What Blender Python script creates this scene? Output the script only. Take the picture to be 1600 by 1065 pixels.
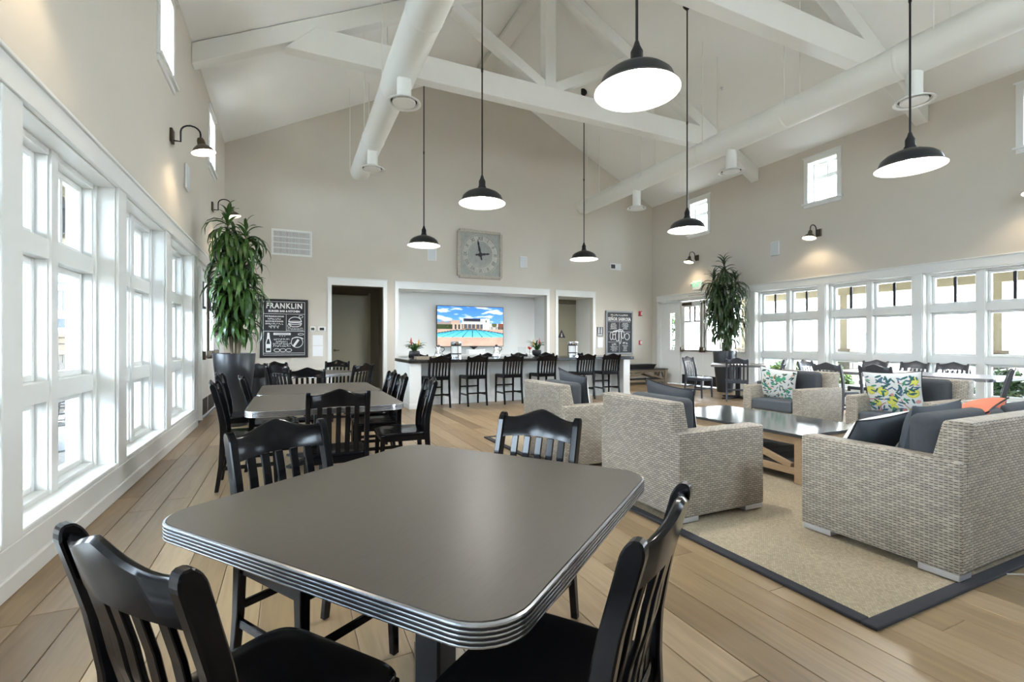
import bpy, bmesh, math, random
import numpy as np
from mathutils import Vector, Matrix, noise
for o in list(bpy.data.objects): bpy.data.objects.remove(o, do_unlink=True)
S = bpy.context.scene
COL = S.collection
PI = math.pi
random.seed(7)
# ------------------------------------------------------------------ camera, world, sun, exposure
CAMH, FPX, TH = 1.25, 745.5, 0.4351
cam = bpy.data.cameras.new('camera'); cam.sensor_width = 36; cam.lens = 36*FPX/1600; cam.shift_y = 0.00094
cam.clip_start = 0.05; cam.clip_end = 300
co = bpy.data.objects.new('camera', cam); COL.objects.link(co)
co.location = (0, 0, CAMH); co.rotation_euler = (PI/2, 0, -TH); S.camera = co
world = bpy.data.worlds.new('sky'); S.world = world; world.use_nodes = True
bg = world.node_tree.nodes['Background']; bg.inputs[0].default_value = (0.72, 0.86, 1.0, 1); bg.inputs[1].default_value = 11.6
sun = bpy.data.lights.new('sun', 'SUN'); sun.energy = 24.0; sun.angle = 0.01; sun.color = (1, .95, .88)
so = bpy.data.objects.new('sun', sun); COL.objects.link(so)
so.rotation_euler = Vector((.2, -.75, -.8)).to_track_quat('-Z', 'Y').to_euler()
S.view_settings.view_transform = 'Standard'; S.view_settings.look = 'None'; S.view_settings.gamma = 1
S.view_settings.use_curve_mapping = False
EXPO = 2.02
S.view_settings.exposure = EXPO
EM = 2**-EXPO      # display-referred emission of screens and signs
S.cycles.max_bounces = 10; S.cycles.diffuse_bounces = 6; S.cycles.glossy_bounces = 4; S.cycles.transparent_max_bounces = 16
S.cycles.sample_clamp_indirect = 10.0; S.cycles.use_denoising = True
PENDANT_W, SCONCE_W = 45.0, 6.0
# ------------------------------------------------------------------ room dimensions
XL, XR, YB, YF = -1.28, 10.47, 11.92, -2.2
EAVE, RIDGE, RX = 5.535, 8.51, 4.595
SLOPE = (RIDGE-EAVE)/(RX-XL)
def ceil_z(x): return EAVE + SLOPE*(min(x, 2*RX-x)-XL)
# ------------------------------------------------------------------ materials
M = {}
def nt(name):
    m = bpy.data.materials.new(name); m.use_nodes = True; M[name] = m
    n = m.node_tree.nodes; return m, n, m.node_tree.links, n['Principled BSDF']
def mat(name, c, rough=.5, metal=0.0, var=0.0, scale=8.0, bump=0.0, bscale=60.0, emis=None, estr=0.0, spec=.5, coat=0.0, stretch=None):
    m, n, l, b = nt(name)
    b.inputs['Base Color'].default_value = (*c, 1); b.inputs['Roughness'].default_value = rough
    b.inputs['Metallic'].default_value = metal; b.inputs['Specular IOR Level'].default_value = spec
    if coat: b.inputs['Coat Weight'].default_value = coat; b.inputs['Coat Roughness'].default_value = .12
    tc = n.new('ShaderNodeTexCoord'); src = tc.outputs['Object']
    if stretch:
        mp = n.new('ShaderNodeMapping'); mp.inputs['Scale'].default_value = stretch; l.new(src, mp.inputs[0]); src = mp.outputs[0]
    if var:
        t = n.new('ShaderNodeTexNoise'); t.inputs['Scale'].default_value = scale; t.inputs['Detail'].default_value = 5; l.new(src, t.inputs[0])
        r = n.new('ShaderNodeMixRGB'); r.inputs[1].default_value = (*[max(0, x*(1-var)) for x in c], 1); r.inputs[2].default_value = (*[min(1, x*(1+var)) for x in c], 1)
        l.new(t.outputs[0], r.inputs[0]); l.new(r.outputs[0], b.inputs['Base Color'])
    if bump:
        t2 = n.new('ShaderNodeTexNoise'); t2.inputs['Scale'].default_value = bscale; t2.inputs['Detail'].default_value = 3; l.new(src, t2.inputs[0])
        bm_ = n.new('ShaderNodeBump'); bm_.inputs['Strength'].default_value = bump; bm_.inputs['Distance'].default_value = .01
        l.new(t2.outputs[0], bm_.inputs['Height']); l.new(bm_.outputs[0], b.inputs['Normal'])
    if emis: b.inputs['Emission Color'].default_value = (*emis, 1); b.inputs['Emission Strength'].default_value = estr
    return m
mat('wall_paint', (.60, .56, .49), .85, var=.03, scale=2, bump=.06, bscale=150)
mat('ceiling_paint', (.85, .85, .83), .85, var=.02, scale=2, bump=.05, bscale=120)
mat('beam_paint', (.79, .79, .76), .6, var=.02, scale=3)
mat('trim_white', (.74, .75, .73), .32, var=.02, scale=4)
mat('duct_white', (.78, .785, .74), .45, var=.02, scale=3)
mat('door_white', (.78, .79, .77), .4, var=.02, scale=4)
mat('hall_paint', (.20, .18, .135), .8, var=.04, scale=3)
mat('door_olive', (.36, .34, .25), .55, var=.03, scale=4)
mat('black_wood', (.005, .005, .006), .17, var=.25, scale=20, spec=.22)
mat('slate_wood', (.030, .036, .048), .30, var=.2, scale=20, spec=.6)
mat('grey_wood', (.045, .048, .056), .34, var=.2, scale=20, spec=.55)
mat('table_top', (.085, .070, .054), .34, var=.16, scale=14, stretch=(1, 14, 1), bump=.03, bscale=90)
mat('table_edge', (.50, .52, .56), .22, metal=.9)
mat('black_metal', (.016, .016, .018), .38, metal=.3)
mat('shade_black', (.022, .024, .026), .36, metal=.2)
mat('shade_inner', (.9, .9, .87), .5, emis=(1, .97, .9), estr=.45)
mat('bulb', (1, 1, 1), .3, emis=(1, .95, .85), estr=8)
mat('sconce_metal', (.10, .075, .05), .4, metal=.6)
mat('sconce_inner', (.9, .85, .75), .5, emis=(1, .85, .62), estr=1.0)
mat('bulb_warm', (1, 1, 1), .3, emis=(1, .8, .55), estr=8)
mat('counter_black', (.014, .013, .012), .2, var=.3, scale=10, spec=.6)
mat('chrome', (.75, .76, .78), .16, metal=1)
mat('steel', (.6, .61, .63), .28, metal=1)
mat('foot_metal', (.68, .70, .74), .3, metal=.8)
mat('cushion_grey', (.075, .083, .094), .9, var=.12, scale=30, bump=.25, bscale=14)
mat('cushion_dark', (.058, .062, .068), .9, var=.12, scale=30, bump=.25, bscale=14)
mat('pillow_white', (.78, .77, .72), .9, var=.03, bump=.15, bscale=20)
mat('pillow_orange', (.72, .19, .10), .9, var=.1, scale=10, bump=.25, bscale=14)
mat('piping_black', (.012, .012, .016), .8)
mat('oak_wood', (.40, .285, .175), .55, var=.28, scale=10, stretch=(2, 2, 14), bump=.08, bscale=40)
mat('grey_oak', (.30, .24, .17), .6, var=.28, scale=10, stretch=(12, 2, 2), bump=.08, bscale=40)
mat('stone_top', (.05, .055, .06), .13, var=.5, scale=5, spec=.7)
mat('shelf_dark', (.07, .07, .075), .6, var=.2, scale=10)
mat('rug_border', (.025, .025, .03), .85, bump=.3, bscale=200)
mat('pot_black', (.018, .02, .024), .33, var=.2, scale=3)
mat('soil', (.04, .03, .02), .9, var=.4, scale=30, bump=.6, bscale=40)
mat('cane', (.22, .18, .12), .8, var=.35, scale=40, stretch=(1, 1, 4), bump=.3, bscale=60)
mat('screen_frame', (.01, .01, .01), .3)
mat('board_black', (.018, .019, .021), .6, var=.25, scale=12)
mat('board_frame', (.02, .02, .022), .35, var=.2, scale=10)
mat('board_frame_grey', (.30, .31, .33), .4, var=.1, scale=10)
mat('chalk', (.78, .78, .77), .8)
mat('ink', (.05, .05, .06), .7)
mat('paper', (.80, .80, .80), .7)
mat('plastic_white', (.78, .78, .76), .4)
mat('speaker_grille', (.60, .63, .64), .6, bump=.3, bscale=400)
mat('dark_plastic', (.02, .02, .022), .4)
mat('lcd', (.10, .13, .09), .2)
mat('red_plastic', (.55, .03, .04), .4)
mat('exit_green', (.25, .75, .5), .4, emis=(.2, .9, .55), estr=.5*EM)
mat('exit_body', (.8, .84, .82), .4, emis=(.8, 1, .9), estr=.12*EM)
mat('clock_stone', (.36, .37, .34), .85, var=.25, scale=12, bump=.4, bscale=30)
mat('clock_face', (.50, .50, .44), .85, var=.22, scale=14, bump=.4, bscale=30)
mat('clock_frame', (.44, .40, .33), .85, var=.4, scale=25, bump=.5, bscale=50)
mat('clock_ink', (.13, .14, .14), .8, var=.4, scale=30)
mat('clock_hand', (.02, .022, .024), .5)
mat('flower_red', (.62, .03, .02), .6, var=.2)
mat('flower_yellow', (.75, .42, .05), .6, var=.2)
mat('ceramic_black', (.014, .014, .016), .4)
mat('trash_bag', (.012, .013, .016), .35, bump=.6, bscale=14)
mat('tan_paint', (.17, .145, .09), .8, var=.05, scale=3)
mat('cream_board', (.17, .145, .085), .8, var=.06, scale=3)
mat('stucco_white', (.82, .81, .78), .9, var=.03, scale=6, bump=.1, bscale=80)
mat('stucco_blue', (.065, .085, .11), .9, var=.05, scale=4)
mat('roof_tile', (.45, .26, .17), .8, var=.3, scale=8)
mat('stone_light', (.12, .092, .06), .9, var=.3, scale=7, bump=.5, bscale=25)
mat('stone_grey', (.09, .078, .062), .9, var=.3, scale=7, bump=.5, bscale=25)
mat('concrete', (.46, .44, .41), .9, var=.1, scale=3, bump=.1, bscale=60)
mat('curtain_teal', (.10, .22, .24), .8, var=.5, scale=6, stretch=(6, 6, .1))
mat('iron', (.02, .02, .022), .5, metal=.4)
mat('car_white', (.75, .76, .78), .25, coat=.6)
mat('car_glass', (.03, .035, .04), .08)
mat('rubber', (.02, .02, .02), .8)
mat('window_blue', (.12, .22, .35), .15)
mat('bark', (.16, .12, .09), .9, var=.3, scale=20)
def leaf_mat(name, c1, c2, rough=.32):
    m, n, l, b = nt(name)
    oi = n.new('ShaderNodeNewGeometry'); mx = n.new('ShaderNodeMixRGB'); mx.inputs[1].default_value = (*c1, 1); mx.inputs[2].default_value = (*c2, 1)
    o2 = n.new('ShaderNodeObjectInfo'); ad = n.new('ShaderNodeMath'); ad.operation = 'ADD'; fr = n.new('ShaderNodeMath'); fr.operation = 'FRACT'
    l.new(oi.outputs['Random Per Island'], ad.inputs[0]); l.new(o2.outputs['Random'], ad.inputs[1]); l.new(ad.outputs[0], fr.inputs[0])
    l.new(fr.outputs[0], mx.inputs[0]); l.new(mx.outputs[0], b.inputs['Base Color']); b.inputs['Roughness'].default_value = rough
    b.inputs['Subsurface Weight'].default_value = 0.0
    return m
leaf_mat('leaf_green', (.018, .060, .012), (.065, .16, .030))
leaf_mat('leaf_dark', (.012, .035, .012), (.04, .085, .022))
leaf_mat('leaf_bush', (.05, .11, .02), (.17, .24, .05), .6)
# glass: clear pane with a faint mirror sheen
m, n, l, b = nt('glass'); n.remove(b)
tr = n.new('ShaderNodeBsdfTransparent'); tr.inputs[0].default_value = (.96, .97, .975, 1); gl = n.new('ShaderNodeBsdfGlossy'); gl.inputs['Roughness'].default_value = .02
mx = n.new('ShaderNodeMixShader'); gg = n.new('ShaderNodeNewGeometry'); dt = n.new('ShaderNodeVectorMath'); dt.operation = 'DOT_PRODUCT'
l.new(gg.outputs['Normal'], dt.inputs[0]); l.new(gg.outputs['Incoming'], dt.inputs[1]); ab = n.new('ShaderNodeMath'); ab.operation = 'ABSOLUTE'; l.new(dt.outputs['Value'], ab.inputs[0])
iv = n.new('ShaderNodeMath'); iv.operation = 'SUBTRACT'; iv.inputs[0].default_value = 1; l.new(ab.outputs[0], iv.inputs[1]); pw = n.new('ShaderNodeMath'); pw.operation = 'POWER'; pw.inputs[1].default_value = 5; l.new(iv.outputs[0], pw.inputs[0])
ma = n.new('ShaderNodeMath'); ma.operation = 'MULTIPLY_ADD'; ma.inputs[1].default_value = .55; ma.inputs[2].default_value = .025; l.new(pw.outputs[0], ma.inputs[0])
l.new(ma.outputs[0], mx.inputs[0]); l.new(tr.outputs[0], mx.inputs[1]); l.new(gl.outputs[0], mx.inputs[2]); l.new(mx.outputs[0], n['Material Output'].inputs[0])
# floor planks: colour per plank, grain along Y
def plank_mat():
    m, n, l, b = nt('oak_plank')
    g = n.new('ShaderNodeNewGeometry'); o2 = n.new('ShaderNodeObjectInfo'); ad = n.new('ShaderNodeMath'); ad.operation = 'ADD'; fc = n.new('ShaderNodeMath'); fc.operation = 'FRACT'
    l.new(g.outputs['Random Per Island'], ad.inputs[0]); l.new(o2.outputs['Random'], ad.inputs[1]); l.new(ad.outputs[0], fc.inputs[0])
    ramp = n.new('ShaderNodeValToRGB'); e = ramp.color_ramp.elements
    e[0].position = 0; e[0].color = (.19, .125, .062, 1); e[1].position = 1; e[1].color = (.32, .23, .135, 1)
    x = ramp.color_ramp.elements.new(.5); x.color = (.26, .178, .095, 1); l.new(fc.outputs[0], ramp.inputs[0])
    cb = n.new('ShaderNodeCombineXYZ'); l.new(fc.outputs[0], cb.inputs[2]); vm = n.new('ShaderNodeVectorMath'); vm.operation = 'MULTIPLY_ADD'
    vm.inputs[1].default_value = (1, 1, 1); l.new(g.outputs['Position'], vm.inputs[0]); sc = n.new('ShaderNodeVectorMath'); sc.operation = 'SCALE'; sc.inputs['Scale'].default_value = 37
    l.new(cb.outputs[0], sc.inputs[0]); l.new(sc.outputs[0], vm.inputs[2])
    mp = n.new('ShaderNodeMapping'); mp.inputs['Scale'].default_value = (22, 1.6, 1); l.new(vm.outputs[0], mp.inputs[0])
    t = n.new('ShaderNodeTexNoise'); t.inputs['Scale'].default_value = 1; t.inputs['Detail'].default_value = 8; t.inputs['Distortion'].default_value = 1.2; l.new(mp.outputs[0], t.inputs[0])
    mx = n.new('ShaderNodeMixRGB'); mx.blend_type = 'OVERLAY'; mx.inputs[0].default_value = .4; l.new(ramp.outputs[0], mx.inputs[1]); l.new(t.outputs[0], mx.inputs[2])
    l.new(mx.outputs[0], b.inputs['Base Color']); b.inputs['Roughness'].default_value = .36
    bm_ = n.new('ShaderNodeBump'); bm_.inputs['Strength'].default_value = .12; bm_.inputs['Distance'].default_value = .004; l.new(t.outputs[0], bm_.inputs['Height']); l.new(bm_.outputs[0], b.inputs['Normal'])
plank_mat()
def weave_mat(name, c, dark, bw, rh, bump=.9, rough=.55, dot=.24, line=.15, mid=True):
    m, n, l, b = nt(name)
    def mt(op, a, b_=None, c_=None):
        q = n.new('ShaderNodeMath'); q.operation = op
        for i, v_ in enumerate((a, b_, c_)):
            if v_ is None: continue
            if isinstance(v_, (int, float)): q.inputs[i].default_value = v_
            else: l.new(v_, q.inputs[i])
        return q.outputs[0]
    uv = n.new('ShaderNodeUVMap'); sp = n.new('ShaderNodeSeparateXYZ'); l.new(uv.outputs[0], sp.inputs[0])
    vr = mt('DIVIDE', sp.outputs[1], rh); row = mt('FLOOR', vr); q = mt('SUBTRACT', vr, row)
    us = mt('ADD', mt('DIVIDE', sp.outputs[0], bw), mt('MULTIPLY', row, .5)); col = mt('FLOOR', us); p = mt('SUBTRACT', us, col)
    pc = mt('ABSOLUTE', mt('SUBTRACT', p, .5)); qc = mt('ABSOLUTE', mt('SUBTRACT', q, .5))
    def step(x, e0, e1):
        r_ = n.new('ShaderNodeMapRange'); r_.interpolation_type = 'SMOOTHSTEP'; r_.inputs['From Min'].default_value = e0; r_.inputs['From Max'].default_value = e1; l.new(x, r_.inputs['Value']); return r_.outputs[0]
    ln_ = step(qc, .5-line, .5-line*.35); gap = mt('MULTIPLY', step(pc, .5-dot, .5-dot*.6), step(qc, .5-line*1.9, .5-line*1.1)); md = mt('SUBTRACT', 1, step(qc, .02, .07)) if mid else 0.0
    dk = mt('MAXIMUM', mt('MAXIMUM', gap, mt('MULTIPLY', ln_, .38)), mt('MULTIPLY', md, .28) if mid else 0.0)
    wn = n.new('ShaderNodeTexWhiteNoise'); wn.noise_dimensions = '2D'; cb = n.new('ShaderNodeCombineXYZ'); l.new(col, cb.inputs[0]); l.new(row, cb.inputs[1]); l.new(cb.outputs[0], wn.inputs['Vector'])
    m1 = n.new('ShaderNodeMixRGB'); m1.inputs[1].default_value = (*[x*.82 for x in c], 1); m1.inputs[2].default_value = (*[min(1, x*1.2) for x in c], 1); l.new(wn.outputs['Value'], m1.inputs[0])
    m2 = n.new('ShaderNodeMixRGB'); m2.inputs[2].default_value = (*dark, 1); l.new(m1.outputs[0], m2.inputs[1]); l.new(dk, m2.inputs[0]); l.new(m2.outputs[0], b.inputs['Base Color']); b.inputs['Roughness'].default_value = rough
    hgt = mt('SUBTRACT', mt('MULTIPLY', mt('COSINE', mt('MULTIPLY', pc, PI)), .6), dk)
    bp_ = n.new('ShaderNodeBump'); bp_.inputs['Strength'].default_value = bump; bp_.inputs['Distance'].default_value = .004; l.new(hgt, bp_.inputs['Height']); l.new(bp_.outputs[0], b.inputs['Normal'])
weave_mat('wicker', (.40, .345, .275), (.035, .03, .025), .042, .015)
weave_mat('sisal', (.42, .345, .235), (.25, .20, .13), .014, .009, .6, .9, .25, .2, False)
def vcol_mat(name, rough=.8, emis=0.0):
    m, n, l, b = nt(name); a = n.new('ShaderNodeVertexColor'); a.layer_name = 'Col'
    l.new(a.outputs[0], b.inputs['Base Color']); b.inputs['Roughness'].default_value = rough
    if emis: l.new(a.outputs[0], b.inputs['Emission Color']); b.inputs['Emission Strength'].default_value = emis
vcol_mat('printed_cloth', .9); vcol_mat('screen_picture', .3, .95*EM)
# ------------------------------------------------------------------ helpers
class MB:
    def __init__(s): s.v = []; s.f = []
    def add(s, vs, fs, T=None):
        o = len(s.v); s.v += [tuple(T @ Vector(p)) if T is not None else tuple(p) for p in vs]; s.f += [tuple(i+o for i in f) for f in fs]; return s
    def box(s, x0, x1, y0, y1, z0, z1, T=None):
        if x0 > x1: x0, x1 = x1, x0
        if y0 > y1: y0, y1 = y1, y0
        return s.add([(x, y, z) for x in (x0, x1) for y in (y0, y1) for z in (z0, z1)], [(0, 1, 3, 2), (4, 6, 7, 5), (0, 4, 5, 1), (2, 3, 7, 6), (0, 2, 6, 4), (1, 5, 7, 3)], T)
    def beam(s, a, b, w, h, up=(0, 0, 1)):
        a, b = Vector(a), Vector(b); d = (b-a); L = d.length; d.normalize(); side = d.cross(Vector(up))
        if side.length < 1e-5: side = Vector((1, 0, 0))
        side.normalize(); u = side.cross(d); R = Matrix((side, d, u)).transposed().to_4x4(); R.translation = a
        return s.box(-w/2, w/2, 0, L, -h/2, h/2, R)
    def tube(s, pts, r, n=8, cap=True):
        pts = [Vector(p) for p in pts]; N = len(pts); rs = r if isinstance(r, (list, tuple)) else [r]*N; rings = []; ref = None; o = len(s.v)
        for i in range(N):
            t = (pts[min(i+1, N-1)]-pts[max(i-1, 0)]).normalized()
            if ref is None: ref = Vector((0, 0, 1)) if abs(t.z) < .9 else Vector((1, 0, 0))
            a = t.cross(ref).normalized(); b = a.cross(t).normalized(); ref = b
            for k in range(n):
                an = 2*PI*k/n; s.v.append(tuple(pts[i]+(a*math.cos(an)+b*math.sin(an))*rs[i]))
        for i in range(N-1):
            for k in range(n): s.f.append((o+i*n+k, o+i*n+(k+1) % n, o+(i+1)*n+(k+1) % n, o+(i+1)*n+k))
        if cap: s.f.append(tuple(o+k for k in range(n))[::-1]); s.f.append(tuple(o+(N-1)*n+k for k in range(n)))
        return s
    def lathe(s, prof, n=24, T=None, cap=False):
        vs = [(r*math.cos(2*PI*k/n), r*math.sin(2*PI*k/n), z) for r, z in prof for k in range(n)]; N = len(prof)
        fs = [(i*n+k, i*n+(k+1) % n, (i+1)*n+(k+1) % n, (i+1)*n+k) for i in range(N-1) for k in range(n)]
        if cap: fs += [tuple(range(n))[::-1], tuple((N-1)*n+k for k in range(n))]
        return s.add(vs, fs, T)
    def prism(s, poly, a0, a1, axis='x', T=None):
        n = len(poly)
        def P(p, a): return {'x': (a, p[0], p[1]), 'y': (p[0], a, p[1]), 'z': (p[0], p[1], a)}[axis]
        return s.add([P(p, a0) for p in poly]+[P(p, a1) for p in poly], [tuple(range(n))[::-1], tuple(range(n, 2*n))]+[(i, (i+1) % n, n+(i+1) % n, n+i) for i in range(n)], T)
    def build(s, name, m, parent=None, smooth=False, bevel=0, seg=1, uv=False, angle=40, loc=None, rz=0, kind=None, fixn=True):
        me = bpy.data.meshes.new(name); me.from_pydata(s.v, [], s.f); me.validate()
        if bevel or fixn:
            b = bmesh.new(); b.from_mesh(me); bmesh.ops.recalc_face_normals(b, faces=b.faces) if fixn else None
            if bevel: bmesh.ops.bevel(b, geom=b.edges[:]+b.verts[:], offset=bevel, segments=seg, affect='EDGES', profile=.5, clamp_overlap=True)
            b.to_mesh(me); b.free()
        if smooth:
            me.polygons.foreach_set('use_smooth', [True]*len(me.polygons))
            try: me.set_sharp_from_angle(angle=math.radians(angle))
            except Exception: pass
        if uv:
            ul = me.uv_layers.new(name='UVMap'); me.update()
            for p in me.polygons:
                nn = p.normal; ax = max(range(3), key=lambda i: abs(nn[i]) - (.15 if i == 2 else 0))
                for li in p.loop_indices:
                    c = me.vertices[me.loops[li].vertex_index].co
                    ul.data[li].uv = (c.y, c.z) if ax == 0 else ((c.x, c.z) if ax == 1 else (c.y, c.x))
        me.materials.append(M[m] if isinstance(m, str) else m)
        return link(name, me, parent, loc, rz, kind)
def link(name, me, parent=None, loc=None, rz=0, kind=None):
    o = bpy.data.objects.new(name, me); COL.objects.link(o)
    if parent is not None: o.parent = parent
    if loc is not None: o.location = loc
    o.rotation_euler[2] = rz
    if kind: o['kind'] = kind
    return o
def tag(o, label, cat, group=None):
    o['label'] = label; o['category'] = cat
    if group: o['group'] = group
    return o
def thing(name, label, cat, loc=(0, 0, 0), rz=0, group=None):
    o = bpy.data.objects.new(name, None); COL.objects.link(o); o.location = loc; o.rotation_euler[2] = rz; o.empty_display_size = .1
    return tag(o, label, cat, group)
def struct(name, loc=(0, 0, 0)):
    o = bpy.data.objects.new(name, None); COL.objects.link(o); o.location = loc; o['kind'] = 'structure'; return o
CH = {}
def kids(o): return [c for c in bpy.data.objects if c.parent == o]
def copy_tree(root, label, loc, rz, kd=None):
    kd = kd if kd is not None else {}
    def rec(o, par):
        c = o.copy(); COL.objects.link(c); c.parent = par
        for k in kd_get(o): rec(k, c)
        return c
    r = rec(root, None); r.location = loc; r.rotation_euler[2] = rz; r['label'] = label
    return r
def kd_get(o):
    if o.name not in CH: CH[o.name] = kids(o)
    return CH[o.name]
def text(s, size, m, parent, T, name='lettering', bold=0.0, depth=.001, align='CENTER', xs=1.0, sp=1.0):
    cu = bpy.data.curves.new(name, 'FONT'); cu.body = s; cu.size = size; cu.align_x = align; cu.align_y = 'CENTER'; cu.extrude = depth; cu.offset = bold; cu.resolution_u = 2; cu.space_character = sp
    t = bpy.data.objects.new('tmp_text', cu); COL.objects.link(t)
    me = bpy.data.meshes.new_from_object(t.evaluated_get(bpy.context.evaluated_depsgraph_get()))
    bpy.data.objects.remove(t); bpy.data.curves.remove(cu); me.name = name
    me.transform(T @ Matrix.Diagonal((xs, 1, 1, 1))); me.materials.clear(); me.materials.append(M[m])
    return link(name, me, parent)
# ------------------------------------------------------------------ walls with openings
def wall_mesh(P, s0, s1, z0, z1, holes, th):
    mb = MB(); ss = sorted({s0, s1, *[h[0] for h in holes], *[h[1] for h in holes]}); zs = sorted({z0, z1, *[h[2] for h in holes], *[h[3] for h in holes]})
    for i in range(len(ss)-1):
        run = None
        for j in range(len(zs)):
            solid = j < len(zs)-1 and not any(h[0]-1e-6 <= ss[i] and ss[i+1] <= h[1]+1e-6 and h[2]-1e-6 <= zs[j] and zs[j+1] <= h[3]+1e-6 for h in holes)
            if solid and run is None: run = zs[j]
            if not solid and run is not None: P(mb, ss[i], ss[i+1], 0, th, run, zs[j]); run = None
    return mb
def PR(mb, s0, s1, d0, d1, z0, z1): return mb.box(XR+d0, XR+d1, s0, s1, z0, z1)   # right wall: d outwards
def PL(mb, s0, s1, d0, d1, z0, z1): return mb.box(XL-d1, XL-d0, s0, s1, z0, z1)
def PB(mb, s0, s1, d0, d1, z0, z1): return mb.box(s0, s1, YB+d0, YB+d1, z0, z1)
def PF(mb, s0, s1, d0, d1, z0, z1): return mb.box(s0, s1, YF-d1, YF-d0, z0, z1)
SILL, HEAD = .27, 2.5
bays_r = [(-.28, 1.26), (1.46, 3.0), (3.2, 4.74), (4.9, 6.48), (6.65, 8.2)]
bays_l = [(-.1, 1.4), (1.6, 3.12), (3.32, 4.84), (5.05, 6.5), (6.72, 8.2)]
dr_r, dr_l = (8.42, 11.62), (8.46, 11.62)
high = [10.0, 6.55, 3.1, -.35]
HW = .31
FILL_BAYS = [(3.7, 5.5)]      # unseen window added in the gable wall behind the camera for fill light
hh = [(c-HW, c+HW, 4.33, 5.22) for c in high]
TH_W = .3
wr = wall_mesh(PR, YF, YB, 0, EAVE, [(a, b, SILL, HEAD) for a, b in bays_r]+[(dr_r[0], dr_r[1], 0, HEAD)]+hh, TH_W).build('wall_right', 'wall_paint', kind='structure')
wl = wall_mesh(PL, YF, YB, 0, EAVE, [(a, b, SILL, HEAD) for a, b in bays_l]+[(dr_l[0], dr_l[1], 0, HEAD)]+hh, TH_W).build('wall_left', 'wall_paint', kind='structure')
mb = wall_mesh(PB, XL-TH_W, XR+TH_W, 0, EAVE, [(.88, 2.07, 0, 2.59), (2.43, 6.63, 0, 2.575), (7.0, 8.2, 0, 2.57)], .14)
mb.prism([(XL-TH_W, EAVE), (XR+TH_W, EAVE), (RX, RIDGE+.15)], YB, YB+.14, 'y')
wb = mb.build('wall_back', 'wall_paint', kind='structure')
mb = wall_mesh(PF, XL-TH_W, XR+TH_W, 0, EAVE, [(a, b, 3.3, 4.9) for a, b in FILL_BAYS], .3)
mb.prism([(XL-TH_W, EAVE), (XR+TH_W, EAVE), (RX, RIDGE+.15)], YF-.3, YF, 'y')
mb.build('wall_front', 'wall_paint', kind='structure')
# ceiling: two sloped slabs
mb = MB()
for sx in (XL-TH_W, XR+TH_W):
    z = EAVE-SLOPE*TH_W
    poly = [(sx, z), (RX, RIDGE), (RX, RIDGE+.25), (sx, z+.25)]
    mb.prism(poly, YF-.3, YB+.14, 'y')
mb.build('ceiling', 'ceiling_paint', kind='structure')
# floor slab and planks
fl = MB().box(XL-.3, XR+.3, YF-.3, YB+1.9, -.12, -.014).build('floor', 'shelf_dark', kind='structure')
PW = .192; planks = []
nx = int((XR-XL)/PW)+1
rp = random.Random(3)
for i in range(nx):
    x0 = XL+i*PW; x1 = min(x0+PW, XR); y = YF-rp.random()*1.6
    while y < YB+1.6:
        L = rp.uniform(1.3, 2.3); y0, y1 = max(y, YF), min(y+L, YB+1.6); y += L
        if y1 <= YF or (y0 > YB and not (-1 < x0 < 9)) or x1-x0 < .02: continue
        planks.append((x0, x1, y0, y1))
def seen(p):
    x, yy = (p[0]+p[1])/2, (p[2]+p[3])/2; best = 0
    for q in (p[2]+.1, yy, p[3]-.1):
        fw = q*math.cos(TH)+x*math.sin(TH); la = x*math.cos(TH)-q*math.sin(TH)
        if fw > .5 and abs(la/fw) < 1.12 and CAMH/fw < .74: best = max(best, 1/(fw**2))
    return best
planks.sort(key=lambda p: -seen(p))
G = .0012; pm = {}
def plank_geo(mb, x0, x1, y0, y1, z=0.0):
    c = .0022
    return mb.add([(x0+G, y0+G, -.014), (x1-G, y0+G, -.014), (x1-G, y1-G, -.014), (x0+G, y1-G, -.014), (x0+G, y0+G, -c), (x1-G, y0+G, -c), (x1-G, y1-G, -c), (x0+G, y1-G, -c),
        (x0+G+c, y0+G+c, z), (x1-G-c, y0+G+c, z), (x1-G-c, y1-G-c, z), (x0+G+c, y1-G-c, z)], [(0, 1, 5, 4), (1, 2, 6, 5), (2, 3, 7, 6), (3, 0, 4, 7), (4, 5, 9, 8), (5, 6, 10, 9), (6, 7, 11, 10), (7, 4, 8, 11), (8, 9, 10, 11)])
for p in planks[:295]:
    plank_geo(MB(), 0, p[1]-p[0], 0, p[3]-p[2]).build('plank', 'oak_plank', fl, loc=(p[0], p[2], 0), fixn=False)
mb = MB()
for p in planks[295:]: plank_geo(mb, *p)
mb.build('plank_field', 'oak_plank', fl, kind='stuff', fixn=False)
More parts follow.
